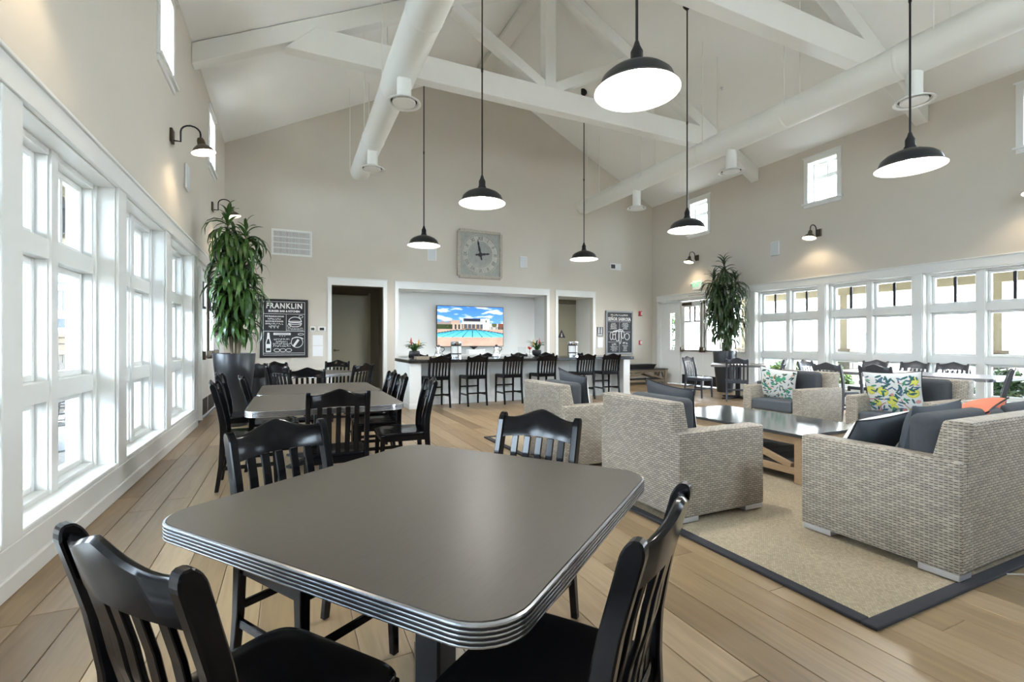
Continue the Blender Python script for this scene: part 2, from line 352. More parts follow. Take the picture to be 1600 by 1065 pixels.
# ------------------------------------------------------------------ window bays
WN = [0]
def sash(root, P, s0, s1, z0, z1, d, muntin=None, fw=.045):
    mb = MB(); P(mb, s0, s0+fw, d-.03, d+.03, z0, z1); P(mb, s1-fw, s1, d-.03, d+.03, z0, z1); P(mb, s0+fw, s1-fw, d-.03, d+.03, z0, z0+fw); P(mb, s0+fw, s1-fw, d-.03, d+.03, z1-fw, z1)
    sh = mb.build('sash', 'trim_white', root, bevel=.006)
    g = MB(); P(g, s0+fw-.004, s1-fw+.004, d+.002, d+.008, z0+fw-.004, z1-fw+.004); g.build('pane', 'glass', sh)
    if muntin:
        k = MB(); c = (s0+s1)/2; P(k, c-.021, c+.021, d-.012, d+.02, z0+fw, z1-fw); k.build('muntin', muntin, sh)
    return sh
def bay(P, a, b, muntin):
    WN[0] += 1; r = struct('window_%d' % WN[0])
    c = (a+b)/2; fd = .13       # frame front depth, glass depth fd+.10
    mb = MB()
    for s0, s1 in ((a, a+.06), (b-.06, b), (c-.06, c+.06)):
        P(mb, s0, s1, fd, .29, SILL, HEAD); P(mb, s0+.012, s1-.012, fd-.018, fd, SILL, HEAD)
    mb.build('mullion', 'trim_white', r)
    mb = MB()
    for z0, z1 in ((SILL, SILL+.035), (.87, 1.0), (1.78, 1.91), (HEAD-.05, HEAD)): P(mb, a, b, fd-.005, .288, z0, z1)
    mb.build('rail', 'trim_white', r, bevel=.004)
    mb = MB(); P(mb, a, b, -.02, fd+.01, SILL-.03, SILL+.004); mb.build('sill', 'trim_white', r, bevel=.006)
    for s0, s1 in ((a+.06, c-.06), (c+.06, b-.06)):
        sash(r, P, s0, s1, 1.91, HEAD-.05, fd+.09, muntin); sash(r, P, s0, s1, 1.0, 1.78, fd+.09); sash(r, P, s0, s1, SILL+.035, .87, fd+.09)
    # white reveal lining
    mb = MB(); P(mb, a, a+.012, 0, fd, SILL, HEAD); P(mb, b-.012, b, 0, fd, SILL, HEAD); P(mb, a, b, 0, fd, HEAD-.012, HEAD); mb.build('reveal', 'trim_white', r)
for a, b in bays_r: bay(PR, a, b, 'iron')
for a, b in bays_l: bay(PL, a, b, 'trim_white')
for a, b in FILL_BAYS:
    m_ = (a+b)/2; WN[0] += 1; r = struct('window_%d' % WN[0]); sash(r, PF, a, m_, 3.3, 4.9, .2); sash(r, PF, m_, b, 3.3, 4.9, .2)  # added fill-light window, out of view
def high_window(P, c):
    WN[0] += 1; r = struct('window_%d' % WN[0]); a, b, z0, z1 = c-HW, c+HW, 4.33, 5.22
    mb = MB(); P(mb, a-.09, a, -.02, .01, z0, z1); P(mb, b, b+.09, -.02, .01, z0, z1); P(mb, a-.09, b+.09, -.022, .01, z1, z1+.11); mb.build('casing', 'trim_white', r)
    mb = MB(); P(mb, a-.11, b+.11, -.045, .01, z1+.11, z1+.135); mb.build('cap', 'trim_white', r)
    mb = MB(); P(mb, a-.12, b+.12, -.055, .02, z0-.035, z0); P(mb, a-.09, b+.09, -.02, .01, z0-.1, z0-.035); mb.build('sill', 'trim_white', r)
    mb = MB(); P(mb, a, a+.01, 0, .2, z0, z1); P(mb, b-.01, b, 0, .2, z0, z1); P(mb, a, b, 0, .2, z1-.01, z1); P(mb, a, b, 0, .2, z0, z0+.01); mb.build('reveal', 'trim_white', r)
    sash(r, P, a+.01, b-.01, z0+.01, z0+.56, .2); sash(r, P, a+.01, b-.01, z0+.56, z1-.01, .2, 'trim_white')
for c in high: high_window(PR, c); high_window(PL, c)
# header boards, aprons, posts and baseboards along the window walls
TN = [0]
def trim(mb, m='trim_white', bevel=.004):
    TN[0] += 1; return mb.build('trim_%d' % TN[0], m, kind='structure', bevel=bevel)
for P, bays, dr in ((PR, bays_r, dr_r), (PL, bays_l, dr_l)):
    trim(P(MB(), YF, dr[1]+.06, -.035, .0, HEAD, 2.65)); trim(P(MB(), YF, dr[1]+.07, -.05, .0, 2.65, 2.675))
    trim(P(MB(), YF, dr[0], -.025, 0, .1, SILL-.03))
    e = YF
    for a, b in bays+[dr]:
        if a > e: trim(P(MB(), e, a, -.022, 0, SILL-.03, HEAD))
        e = b
    trim(P(MB(), dr[1], dr[1]+.06, -.022, 0, 0, HEAD)); trim(P(MB(), dr[0]-.1, dr[0], -.03, 0, 0, HEAD))
MB().box(XR-.04, XR, YF, dr_r[0]-.1, 0, .10).build('baseboard_right', 'trim_white', kind='structure', bevel=.006)
MB().box(XL, XL+.04, YF, dr_l[0]-.1, 0, .10).build('baseboard_left', 'trim_white', kind='structure', bevel=.006)
mb = MB()
for a, b in ((XL, .80), (2.14, 2.36), (6.71, 6.92), (8.29, XR)): mb.box(a, b, YB-.02, YB, 0, .14)
mb.build('baseboard_back', 'trim_white', kind='structure', bevel=.005)
# back wall casings, niche and passages
for a, b, zt in ((.88, 2.07, 2.59), (2.43, 6.63, 2.575), (7.0, 8.2, 2.57)):
    mb = MB(); mb.box(a-.085, a, YB-.025, YB+.0, 0, zt); mb.box(b, b+.085, YB-.025, YB, 0, zt); mb.box(a-.085, b+.085, YB-.03, YB, zt, zt+.16); mb.box(a-.1, b+.1, YB-.04, YB, zt+.16, zt+.18)
    trim(mb, bevel=0)
NB = 12.67
for nm, b_ in (('wall_niche_left', (2.33, 2.43, YB+.14, NB, 0, 2.7)), ('wall_niche_right', (6.63, 6.73, YB+.14, NB, 0, 2.7)), ('wall_niche_back', (2.33, 6.73, NB, NB+.1, 0, 2.7)), ('ceiling_niche', (2.43, 6.63, YB+.14, NB, 2.575, 2.7))):
    MB().box(*b_).build(nm, 'trim_white', kind='structure')
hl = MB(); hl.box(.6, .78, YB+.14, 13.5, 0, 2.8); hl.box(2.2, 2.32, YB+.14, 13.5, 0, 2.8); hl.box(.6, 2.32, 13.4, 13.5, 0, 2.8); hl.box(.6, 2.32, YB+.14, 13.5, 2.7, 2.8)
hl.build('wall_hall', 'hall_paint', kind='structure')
pg = MB(); pg.box(6.76, 6.98, YB+.14, 13.1, 0, 2.7); pg.box(8.2, 8.35, YB+.14, 13.1, 0, 2.7); pg.box(6.76, 8.35, 12.9, 13.1, 0, 2.7); pg.box(6.76, 8.35, YB+.14, 13.1, 2.57, 2.7)
pg.build('wall_passage', 'trim_white', kind='structure')
def leaf_door(n, x0, x1, y, zt, m, hx, panel=True):
    d = MB().box(x0, x1, y-.045, y, .01, zt).build('door_%d' % n, m, kind='structure', bevel=.004)
    if panel:
        mb = MB()
        for z0, z1 in ((.25, 1.05), (1.25, zt-.2)): mb.box(x0+.14, x1-.14, y-.052, y-.045, z0, z1)
        mb.build('panel', m, d, bevel=.004)
    mb = MB(); mb.tube([(hx, y-.045, 1.03), (hx, y-.1, 1.03), (hx+.11*(1 if hx < (x0+x1)/2 else -1), y-.105, 1.03)], .011); mb.lathe([(.03, 0), (.03, .012), (0, .012)], 16, Matrix.Translation((hx, y-.045, 1.03)) @ Matrix.Rotation(PI/2, 4, 'X'))
    mb.build('door_handle', 'sconce_metal', d, smooth=True)
    return d
leaf_door(1, .99, 1.92, 13.38, 2.5, 'door_olive', 1.06, False)
MB().box(1.92, 1.97, 13.33, 13.39, 0, 2.56).build('trim_90', 'door_olive', kind='structure')
d2 = leaf_door(2, 7.0, 8.19, 12.88, 2.42, 'door_olive', 8.1)
MB().box(6.99, 8.2, 12.84, 12.89, 2.44, 2.57).build('trim_91', 'hall_paint', kind='structure')
tri = MB().prism([(7.52, 1.38), (7.80, 1.38), (7.66, 1.63)], 12.815, 12.822, 'y').build('restroom_sign', 'ink'); tag(tri, 'dark triangular restroom sign on the olive door', 'sign')
MB().prism([(7.635, 1.41), (7.685, 1.41), (7.685, 1.48), (7.635, 1.48)], 12.811, 12.815, 'y').build('figure', 'chalk', tri); MB().lathe([(0, 0), (.018, 0), (.018, .004), (0, .004)], 12, Matrix.Translation((7.66, 12.815, 1.51)) @ Matrix.Rotation(PI/2, 4, 'X')).build('figure_head', 'chalk', tri)
# ------------------------------------------------------------------ exit door units
DN = [2]
def door_unit(P, a, b, hinge):
    WN[0] += 1; r = struct('window_%d' % WN[0])     # frame, transom-free, sidelights
    mid = (9.06+10.71)/2; L0, L1 = 9.06, 10.71
    mb = MB()
    for s0, s1 in ((a, a+.06), (L0-.06, L0), (L1, L1+.07), (b-.06, b)): P(mb, s0, s1, .0, .16, 0, HEAD)
    P(mb, a, b, 0, .16, HEAD-.06, HEAD); mb.build('door_frame', 'door_white', r)
    # near sidelight: glazed with dark bars, far sidelight: panel with narrow glass
    mb = MB(); P(mb, a+.06, L0-.06, .05, .1, 0, .12); P(mb, a+.06, L0-.06, .05, .1, .92, 1.0); P(mb, a+.06, a+.12, .05, .1, .12, HEAD-.06); P(mb, L0-.12, L0-.06, .05, .1, .12, HEAD-.06); P(mb, a+.06, L0-.06, .06, .09, .12, .92); mb.build('sidelight_frame', 'door_white', r)
    g = MB(); P(g, a+.12, L0-.12, .07, .076, 1.0, HEAD-.06); g.build('pane', 'glass', r)
    k = MB(); c = (a+L0)/2; P(k, c-.02, c+.02, .055, .09, 1.85, HEAD-.06); P(k, a+.12, L0-.12, .055, .09, 1.82, 1.86); k.build('muntin', 'iron', r)
    mb = MB(); P(mb, L1+.07, 10.98, .05, .1, 0, HEAD-.06); P(mb, 11.17, b-.06, .05, .1, 0, HEAD-.06); P(mb, 10.98, 11.17, .05, .1, 0, 1.02); P(mb, 10.98, 11.17, .05, .1, 2.12, HEAD-.06); mb.build('sidelight_panel', 'door_white', r)
    g = MB(); P(g, 10.98, 11.17, .07, .076, 1.02, 2.12); g.build('pane', 'glass', r)
    for s0, s1 in ((L0+.004, mid-.004), (mid+.004, L1-.004)):
        DN[0] += 1; d = struct('door_%d' % DN[0]); st = .13
        mb = MB(); P(mb, s0, s0+st, .04, .09, .01, HEAD-.07); P(mb, s1-st, s1, .04, .09, .01, HEAD-.07); P(mb, s0+st, s1-st, .04, .09, .01, 1.0); P(mb, s0+st, s1-st, .04, .09, 2.27, HEAD-.07)
        mb.build('door_leaf', 'door_white', d)
        g = MB(); P(g, s0+st, s1-st, .062, .068, 1.0, 2.27); g.build('pane', 'glass', d)
        k = MB(); P(k, s0+st, s1-st, .05, .08, 1.82, 1.86)
        for f in (1/3, 2/3): q = s0+st+(s1-s0-2*st)*f; P(k, q-.02, q+.02, .05, .08, 1.86, 2.27)
        k.build('muntin', 'iron', d)
        k = MB(); P(k, s0+.03, s1-.03, .036, .04, .03, .3); k.build('kick_plate', 'iron', d)
        k = MB(); P(k, s0+.03, s1-.03, -.02, .005, .985, 1.02); P(k, s0+.02, s0+.08, -.04, .04, .96, 1.1); P(k, s1-.08, s1-.02, -.04, .04, .96, 1.1); k.build('panic_bar', 'sconce_metal', d, bevel=.006)
        k = MB(); q = s0+.05 if s0 > mid else s1-.05; P(k, q-.007, q+.007, .02, .036, 1.05, 2.35); P(k, q-.022, q+.022, .01, .04, 2.32, 2.42); k.build('vertical_rod', 'sconce_metal', d)
    k = MB(); P(k, 10.3, 10.62, -.03, .04, 2.31, 2.39); k.build('door_closer', 'sconce_metal', d, bevel=.006)
door_unit(PR, *dr_r, 1); door_unit(PL, *dr_l, 1)
TR = Matrix.Rotation(-PI/2, 4, 'Z') @ Matrix.Rotation(PI/2, 4, 'X')     # text on the right wall, read from the room
hdr = MB().box(XR-.052, XR-.05, 9.4, 10.35, 2.565, 2.585).build('door_notice', 'trim_white'); tag(hdr, 'thin notice strip on the white header above the exit doors', 'notice')
mb = MB(); r_ = random.Random(4); q = 9.45
while q < 10.3:
    e = q+r_.uniform(.02, .06); mb.box(XR-.0535, XR-.052, q, e, 2.568, 2.583); q = e+.012
mb.build('small_print', 'ink', hdr)
# ------------------------------------------------------------------ trusses, ridge beam
def truss(y, label):
    t = thing('roof_truss', label, 'truss', (0, y, 0), group='white timber roof trusses')
    D, W = .30, .2
    for sx, nm in ((-1, 'rafter'), (1, 'rafter')):
        xe = RX+sx*(RX-XL-.005); poly = [(xe, EAVE-.01), (RX, RIDGE-.01), (RX, RIDGE-D-.01), (xe, EAVE-D-.01)]
        MB().prism(poly, -W/2, W/2, 'y').build(nm, 'beam_paint', t, bevel=.006)
        a = Vector((RX+sx*.11, 0, 6.22)); b = Vector((RX+sx*1.95, 0, 7.22)); MB().beam(a, b, .18, .19, (0, 0, 1)).build('web', 'beam_paint', t, bevel=.005)
    hx = (6.2-(EAVE-D))/SLOPE
    zt, zb = 6.2, 5.77; xl = XL+(zt-EAVE+D)/SLOPE-.25; xb = XL+(zb-EAVE+D)/SLOPE-.0
    MB().prism([(xl, zt), (2*RX-xl, zt), (2*RX-xb-.15, zb), (xb+.15, zb)], -.11, .11, 'y').build('tie_beam', 'beam_paint', t, bevel=.006)
    MB().box(RX-.115, RX+.115, -.105, .105, 6.2, RIDGE-.2).build('king_post', 'beam_paint', t, bevel=.005)
    return t
truss(8.2, 'white roof truss spanning between the far pendant lamps and the middle ones')
truss(4.75, 'white roof truss whose tie beam passes just above the nearer pendant lamps')
truss(1.3, 'white roof truss overhead above the nearest dining table')
rb = MB().box(RX-.15, RX+.15, YF, YB, RIDGE-.24, RIDGE-.06).build('ridge_beam', 'beam_paint', bevel=.005); tag(rb, 'white ridge beam along the peak of the ceiling', 'beam')
# ------------------------------------------------------------------ ducts
def duct(x, y_end, zc, label):
    t = thing('spiral_duct', label, 'duct', (x, 0, 0), group='white round air ducts')
    R = Matrix.Translation((0, 0, zc)) @ Matrix.Rotation(-PI/2, 4, 'X')
    MB().lathe([(.0, y_end), (.12, y_end-.005), (.17, y_end-.05), (.198, y_end-.12), (.198, 6.9)], 32, R).build('duct_end', 'duct_white', t, smooth=True)
    MB().lathe([(.198, 7.1), (.21, 6.95), (.218, 6.8), (.218, 3.9), (.23, 3.7), (.24, 3.6), (.24, YF+.02)], 32, R).build('duct_trunk', 'duct_white', t, smooth=True)
    for y, r in ((7.1, .2), (9.0, .2), (3.62, .236), (5.3, .22)): MB().lathe([(r, y-.03), (r+.006, y-.02), (r+.006, y+.02), (r, y+.03)], 32, R).build('collar', 'duct_white', t, smooth=True)
    for y in (9.1, 6.4, 3.5):
        d = MB().lathe([(.095, zc-.1), (.095, 4.5), (.11, 4.48)], 24, Matrix.Translation((0, y, 0))).build('drop_neck', 'duct_white', t, smooth=True)
        Q = Matrix.Translation((0, y, 4.45))
        MB().lathe([(.10, .06), (.16, .035), (.225, .0), (.228, -.012), (.19, -.006), (.175, .02)], 32, Q).build('diffuser_ring', 'trim_white', d, smooth=True)
        MB().lathe([(.0, -.012), (.15, -.012), (.155, .0), (.10, .03), (0, .03)], 32, Q).build('diffuser_plate', 'plastic_white', d, smooth=True)
        MB().lathe([(.178, .022), (.15, .028)], 32, Q).build('diffuser_gap', 'dark_plastic', d)
    for y in (10.9, 8.7, 6.9, 5.2, 3.2):
        for sx in (-.2, .2):
            MB().tube([(sx, y, zc), (sx, y, ceil_z(x+sx)+.0)], .008, 6).build('hanger_rod', 'duct_white', t)
duct(1.38, 11.0, 4.96, 'white round air duct with drop diffusers on the tall-window side of the ceiling')
duct(7.52, 11.5, 5.05, 'white round duct with drop diffusers hanging on the side of the exit doors')
# ------------------------------------------------------------------ pendants
def pendant_proto():
    t = thing('pendant_lamp', '', 'lamp', group='black barn pendant lamps')
    out = [(.345, 0), (.338, .014), (.315, .03), (.285, .105), (.235, .15), (.15, .19), (.075, .215), (.055, .22)]
    MB().lathe(out, 40).build('shade', 'shade_black', t, smooth=True, angle=30)
    inn = [(.345, 0), (.333, .012), (.309, .03), (.279, .103), (.23, .147), (.147, .186), (.06, .21), (0, .212)]
    MB().lathe(inn, 40).build('shade_lining', 'shade_inner', t, smooth=True, angle=30, fixn=False)
    MB().lathe([(.058, .215), (.062, .24), (.05, .26), (.05, .33), (.03, .37), (.018, .41), (.013, .42)], 20).build('socket_cap', 'black_metal', t, smooth=True)
    bl = MB().lathe([(0, .065), (.035, .075), (.045, .11), (.03, .15), (.018, .2)], 16).build('bulb', 'bulb', t, smooth=True)
    return t
def pendant_place(t, x, y, z=3.3):
    zc = ceil_z(x)
    MB().tube([(0, 0, .4), (0, 0, zc-z-.05)], .0115, 8).build('stem', 'black_metal', t)
    MB().lathe([(.0, zc-z+.05), (.075, zc-z+.05), (.075, zc-z-.07), (.025, zc-z-.13), (.0, zc-z-.13)], 20).build('canopy', 'black_metal', t, smooth=True)
    MB().lathe([(.0, 1.95), (.017, 1.95), (.017, 2.0), (0, 2.0)], 8).build('stem_coupling', 'black_metal', t)
    L = bpy.data.lights.new('pendant_light', 'SPOT'); L.energy = PENDANT_W; L.color = (1, .98, .94); L.shadow_soft_size = .06; L.spot_size = math.radians(150); L.spot_blend = .6
    lo = bpy.data.objects.new('pendant_light', L); COL.objects.link(lo); lo.parent = t; lo.location = (0, 0, .03)
PX, PY = (2.58, 6.62), (3.12, 6.6, 10.0)
pl = ['black barn pendant lamp near the camera, highest of all in view, bulb glare showing', 'black barn pendant lamp hanging just beside the square wall clock',
      'small black barn pendant lamp over the far dining tables beside the wall vent side', 'large black barn pendant lamp in front of the window wall and clerestory windows', 'black barn pendant lamp hanging in front of the small far clerestory window',
      'small far black barn pendant lamp above the bar stools near the restroom passage']
k = 0; proto = pendant_proto(); proto_ch = kids(proto)
for x in PX:
    for y in PY:
        if k == 0: t = proto
        else:
            t = proto.copy(); COL.objects.link(t)
            for c_ in proto_ch:
                q = c_.copy(); COL.objects.link(q); q.parent = t
        t.location = (x, y, 3.3); t['label'] = pl[k]; pendant_place(t, x, y); k += 1
# ------------------------------------------------------------------ wall sconces
def sconce(x, y, z, s, label):
    t = thing('wall_sconce', label, 'lamp', (x, y, z), 0 if s > 0 else PI, 'gooseneck wall lamps')   # local +X into the room
    MB().box(0, .03, -.06, .06, -.08, .08).build('back_plate', 'sconce_metal', t, bevel=.006)
    pts = [(.02, 0, -.05), (.10, 0, -.05), (.10, 0, .07)]+[(.20-.10*math.cos(a), 0, .07+.085*math.sin(a)) for a in [PI*i/8 for i in range(1, 9)]]+[(.30, 0, .02)]
    MB().tube(pts, .010, 8).build('gooseneck', 'black_metal', t, smooth=True)
    R = Matrix.Translation((.30, 0, 0)) @ Matrix.Rotation(-.22, 4, 'Y')
    MB().lathe([(.0, .03), (.028, .025), (.04, 0), (.045, -.055), (.06, -.065), (.10, -.10), (.125, -.14), (.132, -.15)], 28, R).build('shade', 'sconce_metal', t, smooth=True)
    MB().lathe([(.130, -.149), (.12, -.135), (.095, -.098), (.05, -.07), (0, -.068)], 28, R).build('shade_lining', 'sconce_inner', t, smooth=True, fixn=False)
    MB().lathe([(0, -.135), (.025, -.125), (.03, -.1), (.015, -.07)], 12, R).build('bulb', 'bulb_warm', t, smooth=True)
    L = bpy.data.lights.new('sconce_light', 'SPOT'); L.energy = SCONCE_W; L.color = (1, .78, .52); L.shadow_soft_size = .03; L.spot_size = math.radians(140); L.spot_blend = .5
    lo = bpy.data.objects.new('sconce_light', L); COL.objects.link(lo); lo.parent = t; lo.location = R @ Vector((0, 0, -.14)); lo.rotation_euler = (0, -.22, 0)
sconce(XL, 6.8, 3.68, 1, 'gooseneck wall lamp on the window-side wall, clear of the plant')
sconce(XL, 10.05, 3.68, 1, 'gooseneck wall lamp glowing behind the tall potted plant')
sconce(XL, 3.3, 3.68, 1, 'gooseneck wall lamp above the nearest tall windows')
sconce(XR, 6.62, 3.63, -1, 'gooseneck wall lamp below the middle clerestory window above the window rows')
sconce(XR, 10.05, 3.63, -1, 'gooseneck wall lamp above the green exit sign')
sconce(XR, 3.2, 3.63, -1, 'gooseneck wall lamp at the near end of the window-row wall')
# ------------------------------------------------------------------ wall fittings
def speaker(name, mk, label):
    t = thing(name, label, 'speaker', group='flat wall speakers'); mk(t)
def spk_back(x, z):
    def f(t):
        t.location = (x, YB, z); MB().box(-.115, .115, -.03, 0, -.16, .16).build('housing', 'plastic_white', t, bevel=.01); MB().box(-.095, .095, -.034, -.028, -.14, .14).build('grille', 'speaker_grille', t)
    return f
def spk_side(x, s, y, z):
    def f(t):
        t.location = (x, y, z); MB().box(0, .03*s, -.11, .11, -.17, .17).build('housing', 'plastic_white', t, bevel=.01); MB().box(.028*s, .034*s, -.09, .09, -.15, .15).build('grille', 'speaker_grille', t)
    return f
speaker('wall_speaker', spk_back(3.28, 3.48), 'white wall speaker beneath the small pendant lamp beside the clock')
speaker('wall_speaker', spk_back(5.88, 3.47), 'white wall speaker on the clock wall towards the restroom passage')
speaker('wall_speaker', spk_side(XL, 1, 7.7, 3.47), 'white wall speaker high on the tall-window wall')
speaker('wall_speaker', spk_side(XR, -1, 7.65, 3.47), 'white wall speaker between the two gooseneck lamps near the exit')
t = thing('air_vent', 'white louvred air return grille on the wall beside the tall potted plant', 'vent', (.035, YB, 3.49))
mb = MB(); mb.box(-.42, .42, -.025, 0, .25, .295); mb.box(-.42, .42, -.025, 0, -.295, -.25); mb.box(-.42, -.375, -.025, 0, -.25, .25); mb.box(.375, .42, -.025, 0, -.25, .25); mb.build('frame', 'plastic_white', t, bevel=.004)
MB().box(-.38, .38, -.006, -.001, -.26, .26).build('backing', 'shelf_dark', t)
for i in range(26):
    x = -.36+i*.0288; MB().box(x-.009, x+.009, -.02, -.004, -.25, .25).build('louver', 'plastic_white', t)
for z in (-.125, 0, .125): MB().box(-.38, .38, -.022, -.006, z-.008, z+.008).build('crossbar', 'plastic_white', t)
t = thing('wall_device', 'small white wall box with a dark square sensor high on the back wall', 'device', (9.02, YB, 3.55))
MB().box(-.21, .21, -.03, 0, -.1, .1).build('housing', 'plastic_white', t, bevel=.008); MB().box(-.17, -.02, -.036, -.028, -.06, .06).build('sensor', 'dark_plastic', t)
for nm, x, w, lab in (('thermostat', .47, .06, 'small white thermostat with a greenish display beside the menu board'), ('thermostat', .665, .08, 'wider white thermostat with a dark screen beside the door casing')):
    t = thing(nm, lab, 'thermostat', (x, YB, 1.55)); MB().box(-w, w, -.025, 0, -.055, .055).build('housing', 'plastic_white', t, bevel=.008); MB().box(-w*.6, w*.6, -.028, -.024, -.03, .03).build('display', 'lcd' if w < .07 else 'dark_plastic', t)
for z, lab in ((1.29, 'upper white paper notice below the thermostats'), (1.04, 'lower white paper notice below the thermostats')):
    t = MB().box(.47, .69, YB-.006, YB, z-.12, z+.12).build('paper_notice', 'paper'); tag(t, lab, 'notice')
t = thing('fire_alarm', 'red fire strobe high beside the menu board near the exit', 'alarm', (9.98, YB, 2.14)); MB().box(-.06, .06, -.05, 0, -.075, .075).build('housing', 'red_plastic', t, bevel=.01); MB().box(0, .04, -.065, -.048, -.05, .05).build('lens', 'plastic_white', t, bevel=.006)
t = thing('fire_alarm', 'small white and red pull station low beside the menu board near the exit', 'alarm', (9.98, YB, 1.23)); MB().box(-.05, .05, -.04, 0, -.07, .07).build('housing', 'red_plastic', t, bevel=.008); MB().box(-.02, .05, -.05, -.038, -.05, .05).build('handle', 'plastic_white', t, bevel=.004)
t = thing('restroom_plaque', 'black restroom plaque with two white figures beside the passage', 'sign', (8.46, YB, 1.56)); MB().box(-.11, .11, -.012, 0, -.14, .14).build('plate', 'board_frame', t, bevel=.003)
for sx in (-.045, .045): MB().box(sx-.016, sx+.016, -.015, -.011, -.06, .08).build('figure', 'chalk', t); MB().lathe([(.0, 0), (.017, .0), (.017, .003), (0, .003)], 12, Matrix.Translation((sx, -.015, .105)) @ Matrix.Rotation(PI/2, 4, 'X')).build('figure_head', 'chalk', t)
MB().box(-.08, .08, -.015, -.011, -.11, -.085).build('text_bar', 'chalk', t)
t = MB().box(8.36, 8.56, YB-.02, YB, 1.08, 1.38).build('paper_holder', 'paper'); tag(t, 'white paper holder beneath the restroom plaque', 'notice')
t = thing('exit_sign', 'lit green exit sign above the double doors on the window wall', 'sign', (XR, 10.02, 2.86))
MB().box(-.06, 0, -.17, .17, -.13, .13).build('housing', 'exit_body', t, bevel=.01)
text('EXIT', .17, 'exit_green', t, Matrix.Translation((-.062, 0, 0)) @ TR, bold=.004)
for s_ in (-.22, .22): MB().lathe([(0, .05), (.035, .045), (.04, 0), (.02, -.02), (0, -.02)], 14, Matrix.Translation((-.05, s_, .05)) @ Matrix.Rotation(PI/2, 4, 'Y')).build('emergency_head', 'plastic_white', t, smooth=True)
# clock
t = thing('wall_clock', 'large square weathered stone wall clock with roman numerals', 'clock', (4.585, YB, 3.57)); h = .64
MB().box(-h+.04, h-.04, -.05, 0, -h+.04, h-.04).build('backing', 'clock_stone', t)
for s_ in (-1, 1):
    MB().box(-h+.05, h-.05, -.085, 0, s_*h-.04*(s_+1)-.0, s_*h-.04*(s_-1)).build('frame_rail', 'clock_frame', t, bevel=.012); MB().box(s_*h-.04*(s_+1), s_*h-.04*(s_-1), -.085, 0, -h+.05, h-.05).build('frame_rail', 'clock_frame', t, bevel=.012)
RXm = Matrix.Rotation(PI/2, 4, 'X')
def ring(r0, r1, d, nm, m): MB().lathe([(r0, d-.0), (r0, d+.012), (r1, d+.012), (r1, d)], 48, RXm).build(nm, m, t, smooth=True)
MB().lathe([(0, .06), (.53, .06), (.545, .05)], 48, RXm).build('dial', 'clock_face', t, smooth=True); ring(.50, .53, .055, 'outer_ring', 'clock_stone'); ring(.32, .345, .055, 'inner_ring', 'clock_stone')
MB().lathe([(0, .064), (.31, .062)], 48, RXm).build('dial_center', 'clock_stone', t)
for i, s_ in enumerate(['XII', 'I', 'II', 'III', 'IIII', 'V', 'VI', 'VII', 'VIII', 'IX', 'X', 'XI']):
    a = -2*PI*i/12; text(s_, .15, 'clock_ink', t, RXm @ Matrix.Rotation(a, 4, 'Z') @ Matrix.Translation((0, .425, .066)), 'numeral', xs=.75)
for ang, L, w, nm in ((12, .40, .05, 'minute_hand'), (-83, .27, .055, 'hour_hand')):
    MB().prism([(-w*.4, -.13), (0, -.16), (w*.4, -.13), (w*.3, .02), (w*.6, L*.35), (w*.32, L*.6), (w*.5, L*.75), (0, L), (-w*.5, L*.75), (-w*.32, L*.6), (-w*.6, L*.35), (-w*.3, .02)], .075 if L > .3 else .083, .082 if L > .3 else .09, 'z', RXm @ Matrix.Rotation(math.radians(ang), 4, 'Z')).build(nm, 'clock_hand', t)
MB().lathe([(0, .1), (.05, .098), (.055, .07)], 20, RXm).build('hub', 'clock_hand', t, smooth=True)
# chalkboards
def board(x0, x1, z0, z1, fm, label):
    t = thing('menu_board', label, 'menu board', ((x0+x1)/2, YB, (z0+z1)/2)); w, h = (x1-x0)/2, (z1-z0)/2; f = .05
    MB().box(-w, w, -.02, 0, -h, h).build('panel', 'board_black', t)
    for s_ in (-1, 1):
        MB().box(-w, w, -.045, 0, s_*h-f*(s_+1)/2, s_*h-f*(s_-1)/2).build('frame_rail', fm, t, bevel=.006); MB().box(s_*w-f*(s_+1)/2, s_*w-f*(s_-1)/2, -.045, 0, -h+f, h-f).build('frame_rail', fm, t, bevel=.006)
    return t, w, h
def bt(t, s_, x, z, size, bold=0, xs=1, sp=1.0): text(s_, size, 'chalk', t, Matrix.Translation((x, -.0225, z)) @ RXm, bold=bold, xs=xs, sp=sp)
def strokes(parent, x, z, w, h_, seed, y0=-.0225, y1=-.02, m='chalk', T=None):
    # a line of chalk marks too small to read
    r_ = random.Random(seed); mb = MB(); q = x-w/2
    while q < x+w/2-.004:
        k_ = r_.uniform(.35, .8)*h_; e = min(q+k_, x+w/2)
        mb.box(q, e, y0, y1, z-h_/2, z-h_/2+h_*.3, T) if r_.random() < .5 else mb.box(q, e, y0, y1, z+h_*.1, z+h_/2, T); mb.box(q, q+k_*.35, y0, y1, z-h_/2, z+h_/2, T); q = e+h_*(.16 if r_.random() < .8 else .5)
    mb.build('chalk_writing', m, parent)
def ln(t, x0, x1, z0, z1): MB().box(x0, x1, -.0225, -.02, z0, z1).build('chalk_line', 'chalk', t)
def arc(t, cx, cz, rx, rz, a0, a1, w=.008, nm='chalk_drawing', n=20):
    mb = MB(); pts = [(cx+rx*math.cos(a0+(a1-a0)*i/n), cz+rz*math.sin(a0+(a1-a0)*i/n)) for i in range(n+1)]
    for i in range(n): mb.beam((pts[i][0], -.0215, pts[i][1]), (pts[i+1][0], -.0215, pts[i+1][1]), .003, w, (0, 0, 1) if abs(pts[i+1][0]-pts[i][0]) > 1e-4 else (1, 0, 0))
    mb.build(nm, 'chalk', t)
t, w, h = board(-.61, .37, .9, 2.21, 'board_frame', 'large black chalk menu board with burger and bottle drawings beside the potted plant')
